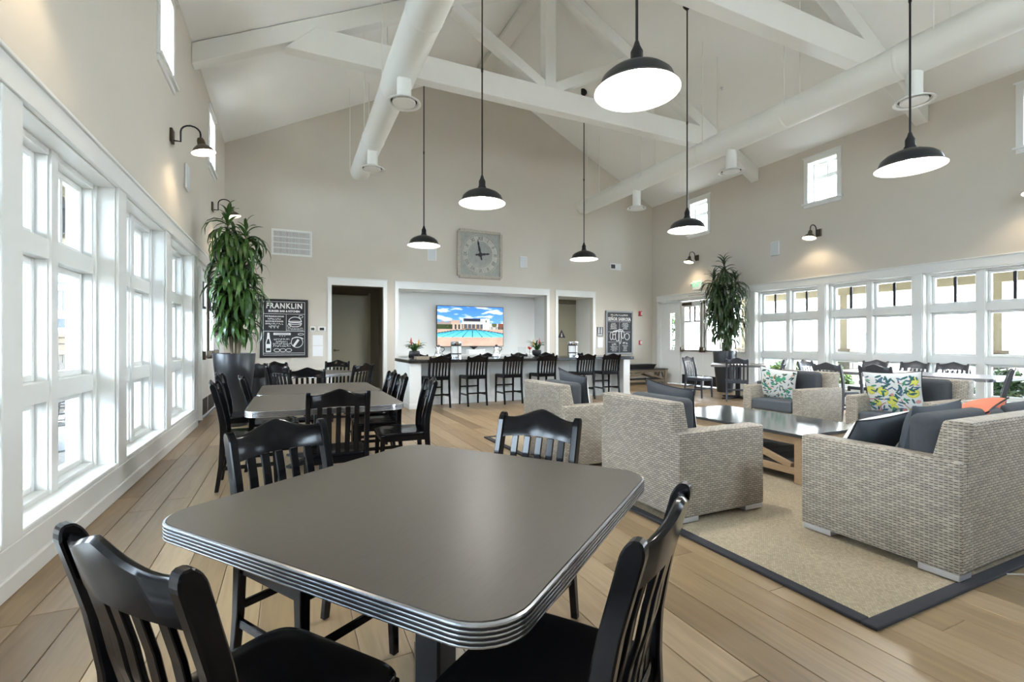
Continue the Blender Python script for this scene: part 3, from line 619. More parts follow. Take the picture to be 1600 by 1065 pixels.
bt(t, 'FRANKLIN', 0, .50, .165, .0055, .86, 1.16); bt(t, 'BURGER BAR & KITCHEN', 0, .385, .06, .003, .95)
for z in (.325, -.065, -.555): ln(t, -.42, .42, z-.004, z+.004)
ln(t, -.425, -.417, -.6, .6); ln(t, .417, .425, -.6, .6); ln(t, -.42, .42, .592, .6); ln(t, -.42, .42, -.6, -.592); ln(t, .035, .042, -.065, .325)
for i, s_ in enumerate(('THE FRANKLIN BURGER', '', 'BACON BLUE BURGER', '', '')):
    if s_: bt(t, s_, -.2, .265-i*.055, .042, .0015, .85)
    else: strokes(t, -.2, .265-i*.055, (0, .26, 0, .36, .22)[i], .034, i)
bt(t, '*  *  *', -.2, -.01, .07, .003)
arc(t, .22, .16, .13, .10, 0, PI, .014); arc(t, .22, .155, .14, .012, 0, 2*PI, .012); arc(t, .22, .11, .14, .02, 0, 2*PI, .014); arc(t, .22, .09, .125, .05, PI, 2*PI, .014); arc(t, .34, .27, .04, .03, 0, 2*PI, .01); arc(t, .10, .06, .035, .03, 0, 2*PI, .01)
strokes(t, .225, .005, .32, .024, 21); strokes(t, .225, -.035, .34, .024, 22)
# bottle
mb = MB(); mb.prism([(-.37, -.53), (-.27, -.53), (-.265, -.32), (-.29, -.22), (-.30, -.10), (-.34, -.10), (-.35, -.22), (-.375, -.32)], -.0225, -.02, 'y'); mb.build('bottle_drawing', 'chalk', t)
mb = MB(); mb.prism([(-.357, -.50), (-.283, -.50), (-.283, -.44), (-.357, -.44)], -.024, -.0225, 'y'); mb.prism([(-.362, -.35), (-.285, -.35), (-.303, -.24), (-.337, -.24)], -.024, -.0225, 'y'); mb.build('bottle_shade', 'board_black', t)
arc(t, -.32, -.38, .045, .045, 0, 2*PI, .012); MB().box(-.22, .13, -.0225, -.02, -.15, -.10).build('banner', 'chalk', t); strokes(t, -.045, -.125, .28, .02, 23, -.0245, -.0225, 'ink')
bt(t, '*  *  *', -.04, -.19, .05, .003)
for i in range(4): strokes(t, -.05, -.245-i*.05, (.32, .24, .36, .34)[i], .034, 30+i)
arc(t, .26, -.31, .12, .12, 0, 2*PI, .012); MB().beam((.19, -.0215, -.40), (.29, -.0215, -.25), .003, .05).build('spoon_drawing', 'chalk', t); arc(t, .27, -.25, .12, .05, .2, PI-.2, .02); arc(t, .34, -.13, .06, .02, 0, 2*PI, .01)
for cx in (-.12, 0, .12): arc(t, cx-.03, -.49, .06, .035, 0, 2*PI, .012)
t, w, h = board(8.66, 9.68, .87, 2.2, 'board_frame_grey', 'black chalk menu board in a grey frame between restroom plaque and fire alarms')
strokes(t, 0, .535, .64, .05, 40); bt(t, 'SEÑOR SABROSA', 0, .41, .14, .0045, .76, 1.06)
ln(t, -.42, .42, .33, .338); ln(t, -.005, .003, -.6, .33); ln(t, -.42, -.1, .02, .028); ln(t, .1, .42, .02, .028); ln(t, -.42, -.06, -.29, -.282)
for i in range(5): strokes(t, -.22, .285-i*.042, (.14, .2, .22, .2, .24)[i], .03, 50+i); strokes(t, .22, .285-i*.042, (.2, .24, .24, .16, .18)[i], .03, 60+i)
for p in ((-.3, -.1, .05, .12), (-.2, -.13, .05, .09), (-.08, -.1, .07, .16), (.02, -.12, .05, .22), (.13, -.06, .05, .12), (.29, -.12, .09, .10)): arc(t, p[0], p[1], p[2], p[3], 0, 2*PI, .018)
arc(t, .03, .07, .09, .03, 0, 2*PI, .02); MB().beam((-.25, -.0215, .02), (-.08, -.0215, .06), .003, .05).build('banner', 'chalk', t)
strokes(t, -.2, -.36, .16, .06, 70); strokes(t, .22, -.32, .18, .06, 71)
for i in range(4): strokes(t, -.2, -.43-i*.042, (.28, .2, .26, .16)[i], .03, 72+i); strokes(t, .22, -.40-i*.05, (.2, .12, .12, .16)[i], .03, 80+i)
# ------------------------------------------------------------------ television
def fbm(x, y, o=4):
    return sum(noise.noise(Vector((x*2**k, y*2**k, 3.1)))/2**k for k in range(o))
def tv_col(u, v):      # u right 0..1, v up 0..1
    y = 1-v
    if y < .42:
        c = np.array([.12, .35, .85])*(1-y)+np.array([.35, .6, .95])*y; d = fbm(u*4+1, y*9, 4)+.25*math.sin(u*9+1)*math.sin(y*11); k = min(1, max(0, (d+.02)*2.2)); c = c*(1-k)+np.array([.93, .95, .97])*k
    elif y < .58: c = np.array([.62, .56, .5])
    else: c = np.array([.6, .47, .38])
    if .33 < y < .57 and u < .33:
        if u < .2:
            c = np.array([.10, .14, .05])+.06*fbm(u*30, y*30) if y > .45 else (np.array([.45, .38, .36]) if y > .38+.02*math.sin(u*60) else c)
        elif y > .34: c = np.array([.62, .52, .43]) if y > .41 else np.array([.60, .47, .40])
        if u > .2 and y > .45 and (u*18) % 1 > .55: c = np.array([.10, .09, .08])
    if .36 < u < .70 and .30 < y < .57:
        c = np.array([.62, .62, .60])
        if .385 < u < .64 and y < .365: c = np.array([.015, .025, .08])
        if y > .40: c = np.array([.75, .77, .8])
        if y > .435: c = np.array([.15, .17, .2]) if (u*16) % 1 > .25 else np.array([.62, .48, .36])
        if y > .545: c = np.array([.35, .25, .2])
    if .68 < u < .79 and .29+.6*abs(u-.735)**1.3 < y < .57: c = np.array([.9, .89, .86]) if not (abs(u-.73) < .008 and .33 < y < .39) else np.array([.1, .1, .1])
    if .79 < u < 1 and .42 < y < .57:
        c = np.array([.75, .72, .68])
        if (u-.86)**2/.0018+(y-.45)**2/.004 < 1: c = np.array([.18, .2, .08])
        if u > .92: c = np.array([.30, .12, .07]) if y < .52 else np.array([.2, .17, .13])
        if y > .5 and (u*40) % 1 > .6: c = np.array([.08, .07, .06])
    top = .57+.10*abs((u-.5)/.5)**1.5
    if u < .3 and y > .55: top = .58+.085*(.3-u)/.3
    if top < y < .77:
        k = (y-top)/(.77-top); c = np.array([.10, .50, .60])*(1-k)+np.array([.28, .70, .75])*k+.05*fbm(u*20, y*60, 2)
        px = (u-.52)/(.35+1.4*(y-.57)*2.5)
        if abs((px*7+.5) % 1-.5) < .05: c = np.array([.03, .15, .28])
        if y-top < .02: c = np.array([.04, .12, .2])
    elif y >= .77 or (y > .57 and y <= top): c = np.array([.62, .48, .40])+.05*fbm(u*8, y*8)
    return np.clip(c, 0, 1)**1.5
def raster_grid(name, m, parent, nx_, ny_, pos, col):
    vs = []; fs = []; cs = []
    for j in range(ny_):
        for i in range(nx_):
            o = len(vs); u0, u1, v0, v1 = i/nx_, (i+1)/nx_, j/ny_, (j+1)/ny_
            vs += [pos(u0, v0), pos(u1, v0), pos(u1, v1), pos(u0, v1)]; fs.append((o, o+1, o+2, o+3)); c = col((u0+u1)/2, (v0+v1)/2); cs += [(*c, 1)]*4
    me = bpy.data.meshes.new(name); me.from_pydata(vs, [], fs); a = me.color_attributes.new('Col', 'FLOAT_COLOR', 'CORNER'); a.data.foreach_set('color', np.array(cs, dtype=np.float32).ravel()); me.materials.append(M[m])
    return link(name, me, parent)
t = thing('television', 'wide wall television showing a swimming pool under blue sky', 'television', (4.565, NB-.12, 1.68))
MB().box(-.985, .985, -.03, .03, -.56, .56).build('bezel', 'screen_frame', t, bevel=.006); MB().box(-.3, .3, .03, .115, -.25, .25).build('wall_bracket', 'black_metal', t)
raster_grid('screen', 'screen_picture', t, 150, 84, lambda u, v: ((u-.5)*1.94, -.0315, (v-.5)*1.09), tv_col)
# ------------------------------------------------------------------ chairs
def arcpoly(front, back): return front+back[::-1]
def slat_chair(name, label, cat, seat, H, m, stool=False):
    t = thing(name, label, cat)
    dz = seat-.455
    def yb(z):   # rear post centre line
        pts = [(0, -.255 if stool else -.245), (.22+dz*.5, -.212), (seat, -.195), (seat+.10, -.197), (seat+.25, -.225), (H, -.278)]
        for (z0, y0), (z1, y1) in zip(pts, pts[1:]):
            if z <= z1: f = (z-z0)/(z1-z0); return y0+(y1-y0)*f
        return pts[-1][1]
    zs = [0, .12, .22+dz*.5, .34+dz*.8, seat, seat+.06, seat+.12, seat+.19, seat+.26, seat+.34, H-.03, H-.012, H]
    dep = [.030, .033, .038, .043, .050, .050, .048, .046, .045, .045, .046, .036, .018]
    for sx in (-1, 1):
        MB().prism([(yb(z)+d/2, z) for z, d in zip(zs, dep)]+[(yb(z)-d/2, z) for z, d in zip(zs, dep)][::-1], sx*.183, sx*.215, 'x').build('back_post', m, t, bevel=.004)
        a, b = Vector((sx*.195, .185, seat-.02)), Vector((sx*.20, .20, 0))
        mb = MB(); w0, w1 = .020, .0145
        mb.add([(a.x-w0, a.y-w0, a.z), (a.x+w0, a.y-w0, a.z), (a.x+w0, a.y+w0, a.z), (a.x-w0, a.y+w0, a.z), (b.x-w1, b.y-w1, 0), (b.x+w1, b.y-w1, 0), (b.x+w1, b.y+w1, 0), (b.x-w1, b.y+w1, 0)], [(0, 1, 2, 3), (4, 7, 6, 5), (0, 4, 5, 1), (1, 5, 6, 2), (2, 6, 7, 3), (3, 7, 4, 0)])
        mb.build('leg', m, t, bevel=.003)
        zz = .19 if not stool else .22
        MB().box(sx*.197-.009, sx*.197+.009, yb(zz), .195, zz-.016, zz+.016).build('side_stretcher', m, t, bevel=.003)
        MB().box(sx*.196-.01, sx*.196+.01, -.18, .185, seat-.075, seat-.022).build('side_apron', m, t, bevel=.003)
    MB().box(-.19, .19, .178, .198, seat-.075, seat-.022).build('front_apron', m, t, bevel=.003); MB().box(-.19, .19, -.205, -.185, seat-.075, seat-.022).build('back_apron', m, t, bevel=.003)
    zz = .12 if not stool else .27
    MB().box(-.19, .19, .182, .2, zz+.07, zz+.1).build('front_stretcher', m, t, bevel=.003); MB().box(-.19, .19, yb(.25)-.009, yb(.25)+.009, .235, .265).build('back_stretcher', m, t, bevel=.003)
    # saddle seat
    N = 40; rings = []
    def out(a, k):
        c_, s_ = math.cos(a), math.sin(a); e = .28
        return (.222*k*math.copysign(abs(c_)**e, c_), .218*k*math.copysign(abs(s_)**e, s_)+.008)
    spec = [(.93, -.026), (1.0, -.018), (1.0, -.006), (.985, 0), (.93, .001), (.75, -.004), (.5, -.010), (.25, -.012)]
    vs = []
    for k_, z_ in spec:
        for i in range(N): x_, y_ = out(2*PI*i/N, k_); vs.append((x_, y_, seat+z_-(.012*max(0, y_-.1)/.12 if z_ > -.02 else 0)))
    fs = [(r*N+i, r*N+(i+1) % N, (r+1)*N+(i+1) % N, (r+1)*N+i) for r in range(len(spec)-1) for i in range(N)]
    vs.append((0, .008, seat-.013)); fs += [((len(spec)-1)*N+i, (len(spec)-1)*N+(i+1) % N, len(vs)-1) for i in range(N)]+[tuple(range(N))[::-1]]
    mb = MB(); mb.add(vs, fs); mb.build('seat', m, t, smooth=True, angle=50)
    # crest rail, curved in plan, raised in the middle
    n = 18; vs = []; zb_ = H-.115
    for i in range(n+1):
        x = -.186+.372*i/n; q = x/.186; bow = -.030*(1-q*q); zt = H-.018+.042*math.cos(PI*q/2)**2*(1 if abs(q) < 1 else 0)-.010*math.sin(PI*abs(q))
        zl = zb_+.012*(1-q*q)
        for z_, th in ((zl, -.011), (zl, .011), (zt-.008, .011), (zt, .004), (zt, -.004), (zt-.008, -.011)): vs.append((x, yb(min(z_, H))+bow+th, z_))
    fs = []
    for i in range(n):
        for k_ in range(6): fs.append((i*6+k_, i*6+(k_+1) % 6, (i+1)*6+(k_+1) % 6, (i+1)*6+k_))
    fs += [tuple(range(6)), tuple(n*6+k_ for k_ in range(6))[::-1]]
    mb = MB(); mb.add(vs, fs); mb.build('crest_rail', m, t, smooth=True, angle=45)
    for i in range(5):
        x = -.124+.062*i; q = x/.186; bow = -.030*(1-q*q)
        zz_ = [seat-.02, seat+.05, seat+.12, seat+.19, seat+.26, H-.108]
        mb = MB(); mb.prism([(yb(z)+bow*min(1, (z-seat+.02)/.2)+.006, z) for z in zz_]+[(yb(z)+bow*min(1, (z-seat+.02)/.2)-.006, z) for z in zz_][::-1], x-.0165, x+.0165, 'x'); mb.build('slat', m, t, bevel=.002)
    return t
def place(proto, first, x, y, fx, fy, label, off=.27, group=None):
    # x, y: top of the backrest; (fx, fy): the way the chair faces
    L = math.hypot(fx, fy); fx, fy = fx/L, fy/L; loc = (x+fx*off, y+fy*off, .001); rz = math.atan2(fy, fx)-PI/2
    if first: o = proto; o.location = loc; o.rotation_euler[2] = rz; o['label'] = label
    else: o = copy_tree(proto, label, loc, rz)
    if group: o['group'] = group
    return o
CB = slat_chair('dining_chair', '', 'chair', .455, .90, 'black_wood')
G1, G2, G3, G4 = 'chairs at the nearest square table', 'chairs around the long pair of tables', 'chairs at the far square table', 'chairs in the window seating area'
A = [(-.265, 1.045, .79, .61, 'black slat-back chair at the nearest table, cut off by the frame beside the window wall', G1), (.72, .79, -.56, .83, 'black slat-back chair at the nearest table seen edge-on before the rug', G1),
     (-.04, 2.23, .53, -.85, 'black slat-back chair at the nearest table, on its window-side far corner', G1), (1.08, 2.02, -.83, -.56, 'glossy black slat-back chair at the nearest table in front of a wicker armchair', G1),
     (.31, 3.56, 0, 1, 'black slat-back chair at the near end of the paired tables, back to the camera', G2), (-.585, 4.83, 1, .02, 'black slat-back chair on the window side of the paired tables, nearest of three', G2),
     (-.42, 5.43, 1, .04, 'black slat-back chair pushed in on the window side, middle of three', G2), (-.69, 6.06, 1, 0, 'black slat-back chair on the window side beside the plant pot, farthest of three', G2),
     (1.19, 4.38, -1, .05, 'black slat-back chair pulled out towards the bar side of the paired tables', G2), (1.07, 5.06, -1, 0, 'black slat-back chair on the bar side of the paired tables, middle of three', G2), (1.09, 5.72, -1, 0, 'black slat-back chair on the bar side of the paired tables, farthest of three', G2),
     (.2, 6.62, 0, -1, 'black slat-back chair at the far end of the paired tables, facing the camera', G2),
     (-.17, 7.72, .72, .69, 'black slat-back chair at the far square table, next to the plant pot', G3), (1.04, 7.70, -.62, .78, 'black slat-back chair at the far square table, next to the bar', G3), (-.22, 9.0, .6, -.8, 'black slat-back chair behind the far square table below the menu board', G3), (.78, 9.22, -.25, -1, 'black slat-back chair behind the far square table before the hall door', G3)]
for i, a in enumerate(A): place(CB, i == 0, a[0], a[1], a[2], a[3], a[4], group=a[5])
CS = slat_chair('dining_chair', '', 'chair', .455, .90, 'slate_wood')
place(CS, True, 8.36, 8.30, .2, -1, 'slate-blue slat-back chair seen side-on in front of the exit doors', group=G4)
place(CS, False, 8.42, 7.02, .77, .64, 'dark slat-back chair with its back to the camera in front of the far plant pot', group=G4)
CG = slat_chair('dining_chair', '', 'chair', .455, .90, 'grey_wood')
B = [(9.08, 6.42, -.45, .89, 'grey slat-back chair side-on beside the first wide window, behind the green-print pillow'), (8.7, 5.76, 0, -1, 'grey slat-back chair at the end of the window-side long table'), (7.85, 4.83, 1, 0, 'grey slat-back chair right behind the armchair with the green-print pillow'),
     (7.85, 4.14, 1, .1, 'grey slat-back chair in full view just behind the lemon-print pillow'), (9.78, 5.15, -1, 0, 'grey slat-back chair against the window on the far side, overlapped by the chair before it'), (9.78, 4.54, -1, 0, 'grey slat-back chair by the window, middle of the far side of the long table'),
     (9.78, 4.02, -1, 0, 'grey slat-back chair by the window, last on the far side of the long table'), (8.42, 2.86, -.35, .94, 'grey slat-back chair with tall slats at the frame edge, end of the long table')]
for i, a in enumerate(B): place(CG, i == 0, *a, group=G4)
ST = slat_chair('bar_stool', '', 'stool', .60, .975, 'black_wood', True)
SX = (2.56, 3.31, 4.085, 4.87, 5.835, 6.5)
ordn = ('first bar stool in front of the bar, next to its white end panel', 'second bar stool in front of the bar from the menu-board end', 'third bar stool in front of the bar, below the television', 'fourth bar stool in front of the bar, behind the wicker armchair', 'fifth bar stool in front of the bar, below the white lantern', 'last bar stool in front of the bar, by the bench end')
for i, x in enumerate(SX): place(ST, i == 0, x, 8.68, .03*(i-2.5), 1, 'black '+ordn[i], off=.275, group='bar stools on the near side')
for i, x in enumerate((2.55, 3.3, 4.2, 5.0, 5.75, 6.6)): place(ST, False, x, 10.36, 0, -1, 'black bar stool behind the bar, '+('beside the red bromeliad', 'behind the first steel kettle', 'below the television centre', 'behind the second steel kettle', 'behind the potted bromeliad with red bloom', 'at the passage end')[i], off=.275, group='bar stools on the far side')
# ------------------------------------------------------------------ dining tables
def rrect(hx, hy, r, n=8):
    pts = []
    for cx, cy, a0 in ((hx-r, hy-r, 0), (-hx+r, hy-r, PI/2), (-hx+r, -hy+r, PI), (hx-r, -hy+r, 3*PI/2)):
        for i in range(n+1): a = a0+PI/2*i/n; pts.append((cx+r*math.cos(a), cy+r*math.sin(a)))
    return pts
def table(label, x, y, rz, s=.56, top='table_top', r=.11, group='square dining tables'):
    t = thing('dining_table', label, 'table', (x, y, .001), rz, group)
    P0 = rrect(s, s, r); n = len(P0); zt, th = .76, .045
    MB().prism(P0, zt-th+.003, zt, 'z').build('table_top', top, t)
    # ribbed edge band
    prof = []; N = 5
    for k_ in range(N):
        z0 = zt-.002-k_*th/N; z1 = z0-th/N; prof += [(.0015, z0), (.006, z0-.0016), (.0068, (z0+z1)/2), (.006, z1+.0016), (.0015, z1+.0004)]
    vs = []
    for d, z in prof: vs += [(px*(1+d/s), py*(1+d/s), z) for px, py in P0]
    m_ = len(prof); fs = [(r_*n+i, r_*n+(i+1) % n, (r_+1)*n+(i+1) % n, (r_+1)*n+i) for r_ in range(m_-1) for i in range(n)]
    mb = MB(); mb.add(vs, fs); mb.build('edge_band', 'table_edge', t, smooth=True, angle=25)
    for k_ in range(1, N):
        z_ = zt-.002-k_*th/N; mb = MB(); vs = []
        for d, z in ((.0015, z_+.0022), (.0066, z_+.0022), (.0066, z_-.0022), (.0015, z_-.0022)): vs += [(px*(1+d/s), py*(1+d/s), z) for px, py in P0]
        mb.add(vs, [(r_*n+i, r_*n+(i+1) % n, (r_+1)*n+(i+1) % n, (r_+1)*n+i) for r_ in range(3) for i in range(n)]); mb.build('edge_groove', 'black_metal', t)
    MB().box(-.05, .05, -.05, .05, .04, zt-th).build('column', 'black_metal', t, bevel=.008)
    MB().box(-.28, .28, -.03, .03, zt-th-.03, zt-th).build('top_plate', 'black_metal', t)
    for k_ in range(4):
        R = Matrix.Rotation(PI/4+k_*PI/2, 4, 'Z'); mb = MB(); mb.add([(0, -.035, 0), (.42, -.03, 0), (.42, .03, 0), (0, .035, 0), (0, -.035, .075), (.42, -.03, .025), (.42, .03, .025), (0, .035, .075)], [(0, 3, 2, 1), (4, 5, 6, 7), (0, 1, 5, 4), (1, 2, 6, 5), (2, 3, 7, 6), (3, 0, 4, 7)], R); mb.build('foot', 'black_metal', t)
    return t
table('dark square dining table nearest the camera with a ribbed metal edge', .43, 1.515, math.radians(37))
table('dark square dining table, near one of the paired tables by the windows', .27, 4.36, 0)
table('dark square dining table, far one of the paired tables by the windows', .28, 5.5, 0)
table('dark square dining table before the hall door', .45, 8.35, math.radians(42), .53)
table('square dining table beside the far plant pot and the exit doors', 9.02, 7.5, math.radians(40), .53)
table('square dining table by the wide windows, nearer the exit doors', 8.88, 4.68, 0, .54)
table('square dining table by the wide windows, nearer the frame edge', 8.88, 3.58, 0, .54)
# ------------------------------------------------------------------ bar
t = thing('bar', 'long white bar with a thick black counter in front of the television niche', 'bar')
MB().box(1.97, 7.15, 8.74, 10.02, .855, .915).build('counter', 'counter_black', t, bevel=.006)
MB().box(2.22, 6.9, 9.3, 9.62, 0, .855).build('bar_body', 'trim_white', t)
for x0, x1 in ((2.0, 2.22), (6.9, 7.08)):
    MB().box(x0, x1, 8.8, 9.96, 0, .855).build('end_panel', 'trim_white', t, bevel=.004)
    MB().box(x0-.008, x1+.008, 8.792, 9.968, 0, .1).build('plinth', 'trim_white', t, bevel=.003)
for i in range(12): x = 2.26+i*.39; MB().box(x, x+.37, 9.288, 9.302, .12, .84).build('panel', 'trim_white', t, bevel=.003)
MB().box(2.22, 6.9, 9.285, 9.3, 0, .1).build('plinth', 'trim_white', t)
t = thing('back_counter', 'white cabinet run along the wall under the television', 'cabinet')
MB().box(2.45, 6.61, 12.1, NB-.005, .02, .88).build('body', 'trim_white', t); MB().box(2.44, 6.62, 12.06, NB-.005, .88, .92).build('worktop', 'trim_white', t, bevel=.004)
for i in range(7): x = 2.47+i*.59; d_ = MB().box(x, x+.57, 12.085, 12.1, .1, .86).build('door', 'trim_white', t, bevel=.003); MB().box(x+.5, x+.515, 12.06, 12.085, .65, .78).build('handle', 'steel', d_)
t = thing('coffee_brewer', 'low white box with a black dish-shaped top under the television', 'appliance', (4.62, 12.3, .92))
MB().box(-.24, .24, -.12, .12, 0, .13).build('body', 'plastic_white', t, bevel=.01); MB().lathe([(.03, .13), (.05, .16), (.12, .2), (.125, .22), (0, .2)], 20, Matrix.Translation((-.06, 0, 0))).build('dish', 'dark_plastic', t, smooth=True)
cb = MB().tube([(4.95, 12.58, 1.12), (5.0, 12.56, 1.0), (5.08, 12.5, .95), (5.3, 12.45, .935), (5.6, 12.45, .93)], .006, 6).build('cable', 'plastic_white'); tag(cb, 'thin cable drooping from the television to the back cabinet', 'cable')
# counter-top things
ZC = .916
def kettle(x, y, label):
    t = thing('kettle', label, 'kettle', (x, y, ZC), group='steel kettles on the bar'); MB().lathe([(0, 0), (.10, 0), (.105, .02), (.075, .12), (.045, .21), (.05, .235), (0, .24)], 24).build('body', 'chrome', t, smooth=True)
    MB().tube([(.06, 0, .1), (.13, 0, .17), (.12, 0, .21), (.05, 0, .225)], .009, 8).build('handle', 'dark_plastic', t, smooth=True); MB().tube([(-.04, 0, .2), (-.08, 0, .235)], [.018, .009], 8).build('spout', 'chrome', t, smooth=True); MB().lathe([(.05, .235), (.03, .26), (.012, .275), (0, .28)], 16).build('lid', 'dark_plastic', t, smooth=True)
kettle(2.86, 9.85, 'conical steel kettle with dark lid at the red bromeliad end of the bar'); kettle(4.2, 9.86, 'conical steel kettle with dark lid right of the television centre')
def lantern(x, y, label):
    t = thing('drink_dispenser', label, 'dispenser', (x, y, ZC), group='white and steel canisters on the bar')
    MB().lathe([(0, 0), (.12, 0), (.12, .03), (.105, .035)], 28).build('base', 'chrome', t, smooth=True); MB().lathe([(.10, .03), (.10, .26)], 28).build('canister', 'plastic_white', t, smooth=True)
    for z in (.09, .26): MB().lathe([(.103, z-.012), (.108, z-.01), (.108, z+.01), (.103, z+.012)], 28).build('band', 'black_metal', t, smooth=True)
    MB().lathe([(.115, .27), (.12, .28), (.12, .335), (.10, .345), (0, .345)], 28).build('lid', 'chrome', t, smooth=True)
    for k_ in range(3): a = 2*PI*k_/3+.5; MB().tube([(.11*math.cos(a), .11*math.sin(a), .02), (.112*math.cos(a), .112*math.sin(a), .28)], .006, 6).build('strut', 'black_metal', t)
    MB().tube([(.0, -.10, .06), (0, -.15, .055)], .012, 8).build('spigot', 'chrome', t)
lantern(3.12, 9.45, 'white drink canister with chrome lid in front of the television'); lantern(5.86, 9.3, 'white drink canister with dark bands near the passage')
tr_ = thing('serving_tray', 'low dark wooden tray on the bar end beside the red bromeliad', 'tray', (2.42, 9.2, ZC)); MB().box(-.2, .2, -.14, .14, 0, .012).build('tray_base', 'counter_black', tr_)
for s_ in (-1, 1): MB().box(-.2, .2, s_*.14-.008, s_*.14+.008, 0, .05).build('tray_side', 'grey_oak', tr_); MB().box(s_*.2-.008, s_*.2+.008, -.14, .14, 0, .05).build('tray_side', 'grey_oak', tr_)
t = thing('glass_pitcher', 'clear glass pitcher beside the second bromeliad', 'pitcher', (4.78, 9.75, ZC)); MB().lathe([(0, .0), (.08, 0), (.09, .02), (.085, .2), (.095, .22)], 24).build('body', 'glass', t, smooth=True); MB().tube([(.085, 0, .19), (.14, 0, .17), (.14, 0, .08), (.085, 0, .05)], .008, 8).build('handle', 'glass', t, smooth=True)
t = thing('flower_vase', 'small vase with a red bloom beside the second bromeliad', 'vase', (4.98, 9.75, ZC)); MB().lathe([(0, 0), (.03, 0), (.035, .05), (.02, .12), (.024, .14)], 16).build('vase', 'glass', t, smooth=True); MB().tube([(0, 0, .02), (0, 0, .18)], .004, 6).build('stem', 'leaf_green', t)
mb = MB(); rr = random.Random(5)
for i in range(14):
    a = i*2.4; mb.add([(0, 0, .15), (.04*math.cos(a-.3), .04*math.sin(a-.3), .19+.002*i), (.065*math.cos(a), .065*math.sin(a), .20+.004*i), (.04*math.cos(a+.3), .04*math.sin(a+.3), .19+.002*i)], [(0, 1, 2, 3)])
mb.build('bloom', 'flower_red', t, fixn=False)
def strap_leaf(L, w, droop, n=6, up=.9, fold=.25, bend=.5):
    mb = MB(); pts = []; x = z = 0; a = up
    for i in range(n+1):
        f = i/n; ww = w*(math.sin(PI*min(1, f*.85+.12))**.7)*(1 if f < .98 else .1)
        pts.append((x, z, ww)); a -= droop/n*(bend+(1.5-bend-(bend-.5)*0)*f*(1 if bend < 1 else .2)); x += L/n*math.cos(a); z += L/n*math.sin(a)
    vs = []
    for x, z, ww in pts: vs += [(x, -ww/2, z+ww*fold), (x, 0, z), (x, ww/2, z+ww*fold)]
    fs = [(i*3+k_, i*3+k_+1, (i+1)*3+k_+1, (i+1)*3+k_) for i in range(n) for k_ in (0, 1)]
    mb.add(vs, fs); return mb
def bromeliad(x, y, label, s=1):
    t = thing('bromeliad', label, 'plant', (x, y, ZC), group='bromeliads on the bar'); r_ = random.Random(int(x*100))
    MB().lathe([(0, 0), (.05, 0), (.10, .04), (.115, .10), (.10, .145), (.09, .15), (0, .14)], 24).build('bowl', 'ceramic_black', t, smooth=True)
    base = [strap_leaf(.24, .035, 1.5, up=1.1), strap_leaf(.30, .03, 1.9, up=1.25), strap_leaf(.2, .04, 1.2, up=.9)]; ms = [b_.build('leaf', 'leaf_green', t, fixn=False, smooth=True) for b_ in base]
    for i in range(46):
        o = ms[i % 3] if i < 3 else ms[i % 3].copy()
        if i >= 3: COL.objects.link(o); o.parent = t
        o.location = (r_.uniform(-.05, .05), r_.uniform(-.04, .04), .13+r_.uniform(0, .05)); o.rotation_euler = (0, r_.uniform(-.3, .2), r_.uniform(0, 2*PI)); k_ = r_.uniform(.7, 1.2); o.scale = (k_, k_, k_)
    for (dx, h_, m_) in ((-.07*s, .33, 'flower_red' if s > 0 else 'flower_red'), (.09*s, .30, 'flower_yellow')):
        mb = MB()
        for i in range(22):
            a = i*2.39; r0 = .055*(1-i/26); zz = h_-.05+i*.006; mb.add([(dx, 0, zz-.01), (dx+r0*.6*math.cos(a-.45), r0*.6*math.sin(a-.45), zz+.012), (dx+r0*math.cos(a), r0*math.sin(a), zz+.035), (dx+r0*.6*math.cos(a+.45), r0*.6*math.sin(a+.45), zz+.012)], [(0, 1, 2, 3)])
        f_ = mb.build('flower', m_, t, fixn=False); MB().tube([(dx*.3, 0, .13), (dx, 0, h_)], .007, 6).build('stem', 'leaf_green', t)
bromeliad(2.33, 9.8, 'bromeliad in a black bowl with red bloom at the hall end of the bar'); bromeliad(5.2, 9.82, 'bromeliad in a black bowl with yellow and red blooms beside the glass pitcher', -1)
# ------------------------------------------------------------------ wicker seating
def armchair(label, x, y, rz, W=.88, D=.84, seats=1, name='wicker_armchair', cat='armchair'):
    t = thing(name, label, cat, (x, y, .022), rz); F = .03; AW = .135
    for s_ in (-1, 1):
        MB().box(s_*W/2, s_*(W/2-AW), -D/2, D/2, F, .615).build('arm', 'wicker', t, bevel=.018, seg=3, uv=True, smooth=True)
        for y0 in (-D/2+.01, D/2-.19): MB().box(s_*(W/2-.005), s_*(W/2-.13), y0, y0+.18, 0, F+.004).build('foot', 'foot_metal', t, bevel=.003)
    # raised back, leaning slightly
    xi = W/2-.045; b0 = -D/2-.0
    poly = [(b0+.004, F), (b0-.004, .60), (b0-.03, .815), (b0+.10, .815), (b0+.15, .60), (b0+.16, F)]
    MB().prism(poly, -xi, xi, 'x').build('back', 'wicker', t, bevel=.02, seg=3, uv=True, smooth=True)
    MB().box(-W/2+AW, W/2-AW, b0+.15, D/2-.015, F, .29).build('seat_base', 'wicker', t, bevel=.01, uv=True)
    cw = (W-2*AW)/seats
    for k_ in range(seats):
        x0 = -W/2+AW+k_*cw
        MB().box(x0+.006, x0+cw-.006, b0+.165, D/2+.005, .292, .44).build('seat_cushion', 'cushion_grey', t, bevel=.035, seg=4, smooth=True)
        c_ = MB().box(x0+.012, x0+cw-.012, b0+.165, b0+.31, .43, .82); c_.build('back_cushion', 'cushion_dark', t, bevel=.05, seg=4, smooth=True)
    return t
aA = armchair('wicker armchair farther from the camera, back towards the dining tables', 2.78, 4.34, -PI/2)
aB = armchair('large wicker armchair just past the nearest table, back to the camera', 2.78, 2.87, -PI/2)
